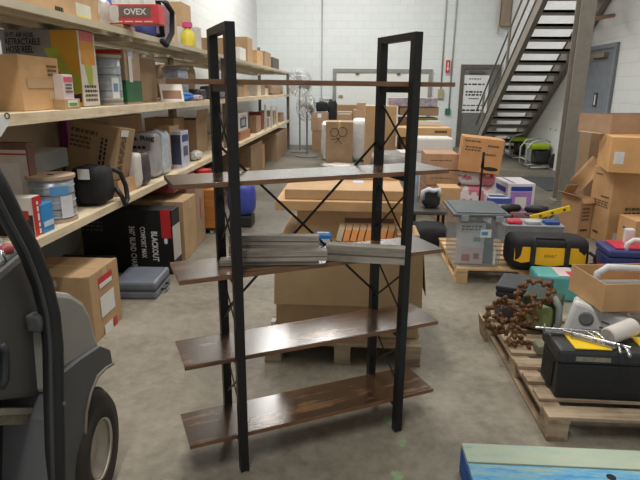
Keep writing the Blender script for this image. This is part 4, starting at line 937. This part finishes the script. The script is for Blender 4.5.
# clear tote and tools behind the bag
xa = at(503, 232, y=5.2).x
t = empty('low_tote', 'low see-through tote of bits behind the yellow and black bag', 'tub', (xa+.27, 5.28, .131))
obj('tote_body', frus(B(), .5, .26, .56, .3, 0, .2), M((150, 160, 172), .2, alpha=.6, var=.1), t, solid=.004)
obj('tote_rim', bx(B(), -.285, .285, -.155, .155, .198, .21), M((168, 176, 186), .3), t, bevel=.004)
for i, (dx, m, lab) in enumerate([(-.17, M((200, 60, 70)), 'red item on the see-through tote, beside the blue one'), (.18, M((50, 80, 150)), 'blue item on the see-through tote lid'), (.0, M((190, 190, 190)), 'grey flat pack on the see-through tote lid')]):
    lump('small_pack', lab, 'pack', (xa+.27+dx, 5.22, .3415), (.15, .14, .035), m, 90+i, .5, .1)
def drill(label, x, y, z, rz, s_):
    t = empty('power_tool', label, 'tool', (x, y, z), rz)
    obj('motor_body', tube(B(), [(-.1, 0, .1), (0, 0, .1), (.1, 0, .09), (.13, 0, .09)], [.035, .045, .04, .02], 12), BLACKP, t, smooth=True)
    obj('grip', tube(B(), [(-.02, 0, .07), (-.04, 0, .0)], [.022, .026], 10), M((60, 40, 40), .5), t, smooth=True)
    obj('battery_pack', bx(B(), -.09, .02, -.035, .035, 0, .03), M((110, 50, 44), .5), t, bevel=.005)
    obj('cable', tube(B(), [(-.1, .0, .1), (-.16, .03, .06), (-.14, .09, .03), (.0, .11, .03), (.1, .09, .05)], .009, 6), BLACKP, t, smooth=True)
xb = at(512, 220, y=5.6).x
carton('dark red tray full of power tools beyond the tool bag', xb-.12, xb+.42, 5.53, 5.95, 0, .29, mat=M((92, 50, 48), .6))
drill('black power tool lying left on the dark red tray', xb, 5.7, .291, .4, 1); drill('black power tool lying right on the dark red tray', xb+.27, 5.66, .291, 2.6, 1); 
a, b = at(530, 218, y=5.52), at(570, 208, y=5.5)
t = empty('yellow_level', 'yellow spirit level sticking out from the power tools', 'level', (a+b)/2); d = b-a
bm = B(); bar(bm, -d/2, d/2, .022, .05); obj('level_body', bm, YEL, t, bevel=.002)
for q in (-.25, .05, .35): bm = B(); bar(bm, d*q-d*.03+Vector((0, -.014, 0)), d*q+d*.03+Vector((0, -.014, 0)), .006, .02); obj('vial_window', bm, M((90, 80, 30), .3), t)
# white and purple cartons
ya = 7.0
fb('short white carton with a blue lid band, left of the purple one', 6.6, 490, 509, 198, z0=0, depth=.3, mat=M((214, 218, 226), .5, var=.03), items=[('label', 'F', .5, .88, .3, .07, M((70, 90, 170))), ('label', 'T', .5, .4, .2, .12, M((50, 70, 150)))])
a = at(509, 213, z=0)
r = carton('white carton with purple panel and blue print, beyond the power tools', a.x-.07, a.x+.29, a.y-.02, a.y+.55, 0, .40, mat=M((224, 220, 226), .5, var=.03), rz=.06, items=[
    ('label', 'F', .5, .4, .28, .26, M((176, 130, 206), .5)), ('label', 'F', .5, .37, .15, .151, WHITE), ('label', 'F', .5, .83, .28, .06, M((46, 70, 160), .5)), ('label', 'L', .5, .75, .4, .07, M((56, 70, 150), .5)), ('label', 'T', .25, .5, .02, .5, M((120, 116, 120), .5))])

# ================================================================== RIGHT PALLET
pallet('weathered pallet under the rusty ironwork and black toolbox', .935, 2.05, 2.25, 3.46, 'x', mat=PALLET, nb=8, mat2=PALY)
tag(obj('weathered_board', bx(B(), -.012, .012, -.07, .07, 0, .15, Matrix.Rotation(-.15, 4, 'Y')), PALY, bevel=.004), 'weathered upright board leaning on the far left pallet corner', 'board').location = (.90, 3.36, 0)
ZP = .131
# black toolbox with yellow lid panels
t = empty('black_toolbox', 'big black plastic toolbox with yellow lid panels, front of the pallet', 'toolbox', (1.385, 2.525, ZP), -.02)
W_, D_, H_ = .76, .27, .28
obj('box_body', bx(B(), -W_/2+.012, W_/2-.012, -D_/2+.015, D_/2-.015, 0, H_-.09), M((34, 34, 35), .5, bmp=.15), t, bevel=.012)
obj('lid', bx(B(), -W_/2, W_/2, -D_/2, D_/2, H_-.088, H_-.012), M((50, 51, 52), .55, bmp=.15), t, bevel=.02)
for q in (-1, 1): obj('end_recess', bx(B(), q*(W_/2-.014), q*(W_/2-.006), -.06, .08, .03, .17), M((14, 14, 14), .7), t)
for x in (-.22, .1): obj('yellow_panel', bx(B(), x-.085, x+.085, -.125, .03, H_-.0118, H_-.004), YEL, t, bevel=.003)
obj('top_tray', bx(B(), -.15, -.06, -.11, .1, H_-.0118, H_-.006), M((62, 58, 54), .6), t)
obj('worn_label', bx(B(), -.30, -.14, -D_/2-.001, -D_/2+.0, .212, .236), M((140, 136, 116), .7, var=.35, scale=60), t)
ZT = ZP+H_-.003
# caulking guns on the lid
def gun(label, x, y, rz, s_=1):
    t = empty('caulking_gun', label, 'caulking gun', (x, y, ZT+.002), rz)
    obj('cradle', bx(B(), -.12, .08, -.016, .016, 0, .006), CHROME, t); obj('plunger_rod', tube(B(), [(-.16, 0, .02), (.14, 0, .02)], .005, 8), CHROME, t)
    obj('trigger', tube(B(), [(.08, 0, .018), (.1, -.03, .015), (.11, -.07, .012)], .007, 8), CHROME, t, smooth=True)
    obj('handle', tube(B(), [(.1, 0, .02), (.13, -.03, .02), (.15, -.08, .012)], .009, 8), CHROME, t, smooth=True)
    obj('end_plate', lathe(B(), [(0, 0), (.022, 0), (.022, .004), (0, .004)], 14, Matrix.Translation((-.12, 0, .022)) @ Matrix.Rotation(PI/2, 4, 'Y')), CHROME, t)
gun('silver caulking gun reaching over the toolbox left edge', 1.10, 2.56, -.1); gun('silver caulking gun lying crosswise on the yellow panel', 1.20, 2.46, -.6)
a = at(598, 343, z=ZT+.04); 
t = empty('white_cylinder', 'pearly white plastic cylinder lying slanted on the toolbox lid', 'cylinder', (1.325, 2.51, ZT+.045)); t.rotation_euler = (0, PI/2-.10, .5)
obj('shell', lathe(B(), [(0, -.088), (.038, -.088), (.042, -.084), (.044, .084), (.04, .088), (0, .088)], 28), M((214, 206, 200), .35, var=.04), t, smooth=False)
obj('end_cap', lathe(B(), [(0, -.094), (.036, -.094), (.036, -.088), (0, -.088)], 24), M((160, 156, 150), .4), t)
# grey radio
t = empty('site_radio', 'tilted light grey jobsite radio with round speakers behind the toolbox', 'radio', (1.375, 2.90, ZP), .30); t.rotation_euler = (-.1, .2, -.42)
s = (.30, .16, .29)
obj('radio_body', bx(B(), -.17, .13, -.08, .08, .03, .29), M((216, 217, 215), .45), t, bevel=.02)
for dx, dz, r_ in ((-.085, .215, .030), (-.07, .09, .036)):
    obj('speaker', lathe(B(), [(0, 0), (r_, 0), (r_*1.25, -.004), (r_*1.3, .004), (r_, .008), (0, .006)], 24, Matrix.Translation((dx, -.083, dz)) @ Matrix.Rotation(PI/2, 4, 'X')), M((112, 114, 116) if r_ < .04 else (40, 40, 42), .5), t)
for k in range(6):
    for j in range(2): obj('vent_slot', bx(B(), -.01+j*.06, .03+j*.06, -.084, -.08, .06+k*.033, .067+k*.033), M((90, 92, 96), .6), t)
# green case with a hose
t = empty('green_case', 'dark green case with a grey handle behind the rusty ironwork', 'case', (1.22, 3.26, ZP), -.5)
obj('case_body', bx(B(), -.11, .11, -.09, .09, 0, .22), M((52, 66, 52), .5), t, bevel=.012)
obj('clear_cover', blob(B(), (.17, .05, .17), 3, .6, .03, c=(.0, -.1, .02)), M((130, 140, 90), .3), t, smooth=True)
obj('handle', tube(B(), [(.09, -.11, .02), (.12, -.13, .1), (.11, -.12, .2), (.07, -.1, .25)], .02, 10), M((140, 150, 146), .4), t, smooth=True)
# dark cases
t = empty('black_case', 'flat black hard case lying behind the rusty ironwork', 'case', (1.22, 3.62, .217)); t.rotation_euler = (.12, -.05, -.5)
for z0, z1, nm in ((0, .045, 'case_base'), (.048, .09, 'case_lid')): obj(nm, bx(B(), -.17, .17, -.12, .12, z0, z1), M((52, 54, 60), .5), t, bevel=.012)
obj('latch', bx(B(), -.02, .02, -.128, -.12, .03, .06), BLACKP, t)
carton('kraft box under the flat black hard case', 1.08, 1.36, 3.5, 3.74, 0, .20, mat=K5)
lump('black_pouch', 'rounded dark grey pouch on the pallet left of the black case', 'pouch', (1.04, 3.35, ZP), (.16, .15, .12), M((58, 60, 66), .6), 95, .5, .05)
lump('olive_block', 'small olive grey block on the pallet beside the ironwork', 'block', (1.13, 2.9, ZP), (.12, .1, .06), M((124, 126, 104), .7), 96, .3, .03)
# teal case
t = empty('teal_case', 'teal plastic case with a pink and white label by the open carton', 'case', (1.66, 4.17, 0), -.05)
obj('case_body', bx(B(), -.2, .24, -.13, .13, 0, .205), M((96, 176, 174), .45), t, bevel=.02)
obj('label_strip', bx(B(), -.04, .1, -.12, .1, .2051, .207, Matrix.Rotation(0, 4, 'Z')), M((226, 206, 206), .5), t); obj('pink_strip', bx(B(), .04, .1, -.11, .0, .2072, .208), M((220, 60, 90), .5), t)
# rusty wrought ironwork
def scroll(c, r0, turns, start, w, tilt=.35, hand=1, r1=.012, n=30):
    pts = []
    for k in range(n+1):
        f = k/n; a = start+hand*f*turns*2*PI; q = r0*(1-f)+r1*f
        p = Vector((q*math.cos(a), 0, q*math.sin(a))); p = Matrix.Rotation(-tilt, 3, 'X') @ p; pts.append(Vector(c)+p)
    return pts
t = empty('rusty_ironwork', 'rusty brown ornate cast iron scrollwork heaped on the pallet corner', 'ironwork', (1.03, 3.06, ZP), .0)
IO = Vector(t.location)
def ip(px, py, k=0): return at(px, py, y=2.965+(346-py)/64*.2+k)-IO
stems = [[(553, 290), (545, 284), (532, 281), (522, 286), (517, 295), (520, 305), (528, 308), (535, 303), (533, 297), (528, 298)],
    [(555, 289), (547, 297), (538, 304), (528, 311), (518, 316), (512, 323), (514, 332), (522, 340), (529, 345)],
    [(518, 316), (508, 306), (498, 303), (490, 308), (486, 318), (491, 327), (500, 328), (504, 321), (499, 315), (494, 318)],
    [(512, 323), (504, 332), (495, 332), (489, 325)], [(514, 332), (508, 340), (513, 345), (521, 342)], [(528, 311), (533, 319), (527, 326), (520, 321), (523, 317)],
    [(498, 303), (505, 300), (513, 305), (518, 313)], [(540, 302), (548, 303), (552, 297)], [(504, 332), (512, 328), (520, 330), (526, 336)]]
rr = random.Random(12)
for i, st in enumerate(stems):
    k = rr.uniform(-.03, .03); cp = [ip(x, y, k) for x, y in st]; pts = []
    for j in range(len(cp)-1):
        p0, p1, p2, p3 = cp[max(j-1, 0)], cp[j], cp[j+1], cp[min(j+2, len(cp)-1)]
        for q in range(5):
            f = q/5; pts.append(.5*((2*p1)+(p2-p0)*f+(2*p0-5*p1+4*p2-p3)*f*f+(3*p1-p0-3*p2+p3)*f**3))
    pts.append(cp[-1]); n_ = len(pts)
    for p in pts: p.z = max(p.z, .028)
    obj('scroll', tube(B(), pts, [.011*(1-.35*abs(2*j/n_-1))+.002*math.sin(j*1.7) for j in range(n_)], 8), RUST, t, smooth=True)
    for j in range(1, n_-1, 3 if i > 2 else 2):
        d = (pts[j+1]-pts[j-1]).normalized(); sd = 1 if (j//2) % 2 else -1
        nrm = Vector((d.z, 0, -d.x))*sd+Vector((0, -.35, 0)); L_ = rr.uniform(.014, .026); p = pts[j]
        if i*20+j > 150: continue
        obj('leaf', tube(B(), [p, p+nrm*L_*.5+d*L_*.2, p+nrm*L_*.9+d*L_*.7, p+nrm*L_*.7+d*L_*1.2], [.007, .015, .012, .003], 6), RUST, t, smooth=True)
# white tubs carrying the open box
t = empty('white_container', 'cream plastic container under the open kraft box', 'container', (1.72, 3.08, ZP))
obj('container_body', bx(B(), -.15, .15, -.13, .13, 0, .20), M((214, 206, 190), .5), t, bevel=.02); obj('container_lid', bx(B(), -.16, .16, -.14, .14, .20, .235), M((222, 216, 204), .45), t, bevel=.01)
t = empty('round_tub', 'round white plastic tub with grey lid at the right photo edge', 'tub', (1.66, 2.79, ZP)); 
N_ = at(603, 281, z=.60); L_ = at(568, 261, z=.60)
obj('tub_body', lathe(B(), [(0, 0), (.075, 0), (.085, .2), (0, .2)], 24), M((222, 218, 212), .4), t, smooth=False); obj('tub_lid', lathe(B(), [(0, .2), (.088, .2), (.088, .22), (.05, .225), (0, .225)], 24), M((170, 172, 174), .4), t)
# open kraft box
dx, dy = N_.x-L_.x, N_.y-L_.y; ang = math.atan2(-dx, -dy) if False else math.atan2(N_.x-L_.x, L_.y-N_.y)
w_, d_ = .42, math.hypot(dx, dy)
ux = Vector((math.cos(ang*.0), 0)); 
cx = (N_.x+w_/2*math.cos(-.0))-dx/2*.5; cyy = (N_.y+L_.y)/2
ob = opencarton('open kraft box propped on containers, white handle inside', N_.x-.035, N_.x-.035+w_, N_.y-.03, N_.y-.03+d_*.97, .445, .60, kraft((206, 164, 118)), [], rz=.14)
t = empty('white_handled_tool', 'white arched handle of a tool lying in the open kraft box', 'tool', (N_.x+.18, N_.y+.17, .452), .1)
obj('tool_body', bx(B(), -.14, .14, -.05, .05, 0, .09), M((150, 146, 140), .5), t, bevel=.02)
obj('handle', tube(B(), [(-.15, 0, .05), (-.14, 0, .14), (-.09, 0, .175), (.1, 0, .165), (.15, 0, .12), (.15, 0, .04)], .02, 10), M((206, 210, 214), .4), t, smooth=True)
# cooler
t = empty('cool_box', 'navy blue cool box with a red lid and white handle', 'cool box', (2.33, 4.30, 0), -.08)
obj('box_body', bx(B(), -.30, .30, -.15, .15, 0, .33), M((52, 60, 112), .4), t, bevel=.02); obj('red_band', bx(B(), -.305, .305, -.155, .155, .20, .235), M((160, 40, 60), .4), t)
obj('lid', bx(B(), -.305, .305, -.155, .155, .332, .385), M((60, 68, 124), .4), t, bevel=.015); obj('lid_top', bx(B(), -.24, .28, -.11, .13, .385, .40), M((200, 50, 74), .4), t, bevel=.006)
obj('handle', tube(B(), [(-.16, -.1, .36), (-.16, -.1, .43), (-.12, -.1, .465), (.08, -.1, .465), (.12, -.1, .43), (.12, -.1, .36)], .019, 10), M((226, 220, 218), .4), t, smooth=True)
obj('spout', bx(B(), -.13, -.06, .02, .08, .4, .52), M((222, 216, 212), .4), t, bevel=.008)

# ================================================================== RIGHT CARTON WALL
def qcarton(label, Npx, Lpx, Rw, zt, z0, mat, items=(), **k):
    N = at(*Npx, z=zt); L = at(*Lpx, z=zt); e = L-N; d = math.hypot(e.x, e.y); rz = math.atan2(-e.x, e.y)
    c, s_ = math.cos(rz), math.sin(rz)
    cx = N.x+c*Rw/2-s_*d/2; cy_ = N.y+s_*Rw/2+c*d/2
    return carton(label, cx-Rw/2, cx+Rw/2, cy_-d/2, cy_+d/2, z0, zt, mat=mat, rz=rz, items=items, **k)
zt = at(595, 165, x=2.62, y=None).z if False else .80
qcarton('tall kraft carton with printed handling marks, right carton pile', (616, 170), (595, 165), .44, .80, 0, kraft((204, 160, 112)), items=[
    ('marks', 'L', .3, .9, .12, .03, INKB, 1), ('marks', 'L', .5, .52, .3, .08, INKB, 3), ('marks', 'L', .7, .62, .14, .03, INKB, 1), ('marks', 'L', .5, .12, .1, .04, INK, 1), ('marks', 'F', .6, .45, .2, .1, INKB, 2), ('label', 'F', .3, .1, .12, .09, WHITE)])
r = qcarton('bright kraft carton with a white label on the tall one', (613, 137), (601, 132), .50, 1.15, .802, kraft((222, 170, 112)), items=[('label', 'F', .16, .42, .09, .12, M((226, 222, 222), .5)), ('tape', 'x')])
N = at(594, 118, z=1.31)
r = opencarton('dull brown carton crowning the right pile', N.x+.08, N.x+.9, N.y, N.y+.55, 1.152, 1.345, kraft((178, 146, 116)), [], rz=.22)
obj('bottom_flap', bx(B(), -.53, -.462, -.27, .1, .0, .006), kraft((196, 164, 132)), r)
r['category'] = 'box'
a = at(571, 226, z=0)
opencarton('open kraft carton with flaps spread, left foot of the right pile', 2.46, 2.62, 6.0, 6.32, 0, .45, kraft((190, 150, 112)), [('L', 1.1, .08), ('K', -.5, .12), ('F', 2.7, .06)], rz=.3, items=[
    ('marks', 'F', .5, .6, .1, .16, INKB, 4), ('marks', 'F', .5, .2, .1, .04, INK, 1)])
t = empty('bent_board', 'bent sheet of kraft board leaning against the right pile', 'board', (2.62, 6.55, .50)); t.rotation_euler = (.35, .45, .3)
bm = B(); n = 10; vs = []
for k in range(n+1):
    f = k/n; vs.append((bm.verts.new((.12*math.sin(f*2.6), -.18+.36*f, 0)), bm.verts.new((.12*math.sin(f*2.6)+.02, -.18+.36*f, .38))))
for a, b in zip(vs, vs[1:]): bm.faces.new((a[0], b[0], b[1], a[1]))
obj('board_sheet', bm, kraft((186, 144, 100)), t, solid=.005, smooth=True)
a = at(619, 218, z=.36)
carton('low kraft carton at the right photo edge in front of the pile', a.x+.1, a.x+.6, a.y-.12, a.y+.2, 0, .36, mat=kraft((214, 166, 116)), items=[('marks', 'L', .5, .7, .12, .03, INK, 1)], rz=.05)
tag(obj('white_packet', bx(B(), -.07, .07, -.09, .09, 0, .05), WHITE, bevel=.008), 'white folded packet on the floor before the right pile', 'packet').location = (2.62, 5.35, 0)
carton('brown carton standing behind the bent board beside the column', 2.99, 3.3, 7.1, 7.45, 0, 1.08, mat=K5)

# ================================================================== BLUE PALLET, LOWER RIGHT
t = empty('blue_pallet', 'worn pallet painted pale green and sky blue at lower right', 'pallet', (1.05, 1.55, 0), .0)
zb = .14
for i, (ya, yb, m) in enumerate([(1.895, 2.015, PALEP), (1.76, 1.885, BLUEP), (1.62, 1.745, BLUEP), (1.48, 1.6, PALEP), (1.34, 1.46, BLUEP), (1.2, 1.32, BLUEP)]):
    obj('deck_board', bx(B(), -.56, .56, ya-1.55, yb-1.55, zb-.02, zb), m, t, bevel=.003)
BL2 = M((34, 104, 190), .6, var=.25)
for x in (-.54, 0, .54): obj('bearer', bx(B(), x-.022, x+.022, -.35, .46, .02, zb-.021), BL2, t, bevel=.003)
for y in (-.3, .05, .41): obj('bottom_board', bx(B(), -.56, .56, y-.05, y+.05, 0, .0195), BL2, t)
obj('knot_hole', lathe(B(), [(0, 0), (.018, 0), (.018, .001), (0, .001)], 16, Matrix.Translation((-.02, .29, zb))), M((24, 26, 30), .8), t)

# ================================================================== UTILITY VEHICLE
XV = -.93
def vp(px, py, x=XV): p = at(px, py, x=x); return (p.y, p.z)
t = empty('utility_vehicle', 'grey utility vehicle with black cab pillar, lower left corner', 'vehicle', (-1.3, 1.75, 0)); o = Vector(t.location)
def vprism(name, px, x0, x1, mat, bevel=.006, ref=XV, **k):
    bm = B(); prism(bm, [vp(*p, x=ref) for p in px], x0, x1, 'x'); bmesh.ops.translate(bm, vec=-o, verts=bm.verts)
    return obj(name, bm, mat, t, bevel=bevel, **k)
# pillar
pil = [(-25, 148), (-2, 190), (14, 222), (30, 252), (42, 283), (50, 315), (53, 345), (54, 400), (55, 440), (57, 520)]
pts = [at(*p, x=XV)-o for p in pil]
p_ = obj('cab_pillar', tube(B(), pts, .031, 14), BLACKP, t, smooth=True)
pts2 = [at(px-3, py+1, x=XV+.03)-o for px, py in pil]
obj('pillar_seam', tube(B(), pts2, .006, 6), M((64, 66, 70), .5), p_, smooth=True)
obj('pillar_bolt', lathe(B(), [(0, 0), (.008, 0), (.008, .004), (0, .004)], 10, Matrix.Translation(at(64, 404, x=XV+.031)-o) @ Matrix.Rotation(PI/2, 4, 'Y')), CHROME, p_)
hood = [(56, 291), (72, 293), (84, 301), (91, 314), (96, 334), (101, 347), (62, 372), (50, 395), (45, 330)]
vprism('front_cowl', hood, XV-.75, XV-.02, VEH, bevel=.02, ref=XV-.02)
obj('sticker', bx(B(), 0, .0015, -.012, .012, -.01, .01, Matrix.Translation(at(56, 352, x=XV-.028)-o)), M((120, 190, 110), .5), t)
fend = [(63, 374), (80, 360), (101, 346), (111, 350), (113.5, 364), (106, 367), (97, 376), (90.5, 391), (86, 411), (84.5, 440), (84, 520), (50, 520), (52, 420)]
vprism('fender', fend, XV-.30, XV-.002, VEHD, bevel=.003)
edge = [(113, 364), (106, 368), (97.5, 377), (91, 392), (86.5, 412), (85, 440), (84.5, 500)]
obj('fender_lip', tube(B(), [at(*p, x=XV)-o for p in edge], .006, 6), M((120, 110, 100), .6), t, smooth=True)
dash = [(-70, 300), (0, 272), (24, 252), (40, 282), (54, 330), (53, 396), (-10, 402), (-90, 410)]
vprism('dash_panel', dash, XV-.75, XV-.06, M((86, 84, 82), .6, var=.05), bevel=.02, ref=XV-.06)
vprism('dash_top', [(-60, 284), (0, 262), (24, 244), (32, 256), (2, 276), (-60, 300)], XV-.7, XV-.075, M((104, 112, 104), .5, var=.06), bevel=.01, ref=XV-.075)
obj('glove_handle', tube(B(), [at(0, 345, x=XV-.055)-o, at(5, 352, x=XV-.05)-o, at(5, 380, x=XV-.05)-o, at(0, 388, x=XV-.055)-o], .012, 8), M((40, 42, 46), .5), t, smooth=True)
vprism('door_sill', [(-40, 410), (39, 407), (39, 414), (-40, 418)], XV-.5, XV-.07, M((150, 142, 124), .6), bevel=.004, ref=XV-.07)
vprism('step_plate', [(-40, 418), (38, 414), (37, 424), (-40, 427)], XV-.5, XV-.075, M((120, 112, 98), .7, var=.2, scale=40), bevel=.002, ref=XV-.075)
vprism('under_tray', [(-30, 427), (40, 424), (46, 520), (-30, 520)], XV-.6, XV-.16, M((34, 31, 27), .8), bevel=.004, ref=XV-.16)
obj('grab_knob', lathe(B(), [(0, -.02), (.022, -.015), (.026, 0), (.022, .015), (0, .02)], 16, Matrix.Translation(at(5, 250, x=XV-.1)-o)), M((160, 70, 70), .4), t, smooth=True)
obj('switch_stalk', tube(B(), [at(3, 262, x=XV-.08)-o, at(0, 240, x=XV-.12)-o], .01, 8), CHROME, t, smooth=True)
obj('lower_hinge', blob(B(), (.05, .04, .06), 7, .6, .1, c=tuple(at(36, 322, x=XV-.03)-o-Vector((0, 0, .03)))), VEHD, t, smooth=True)
c = at(107, 437, x=XV+.02); R0 = .232
WC = Vector((XV-.10, c.y-.0, R0+.002))-o
w_ = obj('tyre', lathe(B(), [(.105, -.08), (.135, -.092), (.195, -.094), (.218, -.075), (.228, -.04), (R0, 0), (.228, .04), (.218, .075), (.195, .094), (.135, .094), (.105, .084)], 48, Matrix.Translation(WC) @ Matrix.Rotation(.12, 4, 'Z') @ Matrix.Rotation(PI/2, 4, 'Y')), RUBBER, t, smooth=True)
for q in (-.045, 0, .045): obj('tread_ridge', lathe(B(), [(.222, q-.012), (R0+.002, q-.01), (R0+.002, q+.01), (.222, q+.012)], 48, Matrix.Translation(WC) @ Matrix.Rotation(.12, 4, 'Z') @ Matrix.Rotation(PI/2, 4, 'Y')), RUBBER, w_)
obj('rim', lathe(B(), [(.108, .084), (.116, .092), (.110, .07), (.09, .055), (.082, .04), (.045, .04), (.04, .06), (0, .06)], 36, Matrix.Translation(WC) @ Matrix.Rotation(.12, 4, 'Z') @ Matrix.Rotation(PI/2, 4, 'Y')), M((190, 180, 164), .45, .3), w_, smooth=True, solid=.003)
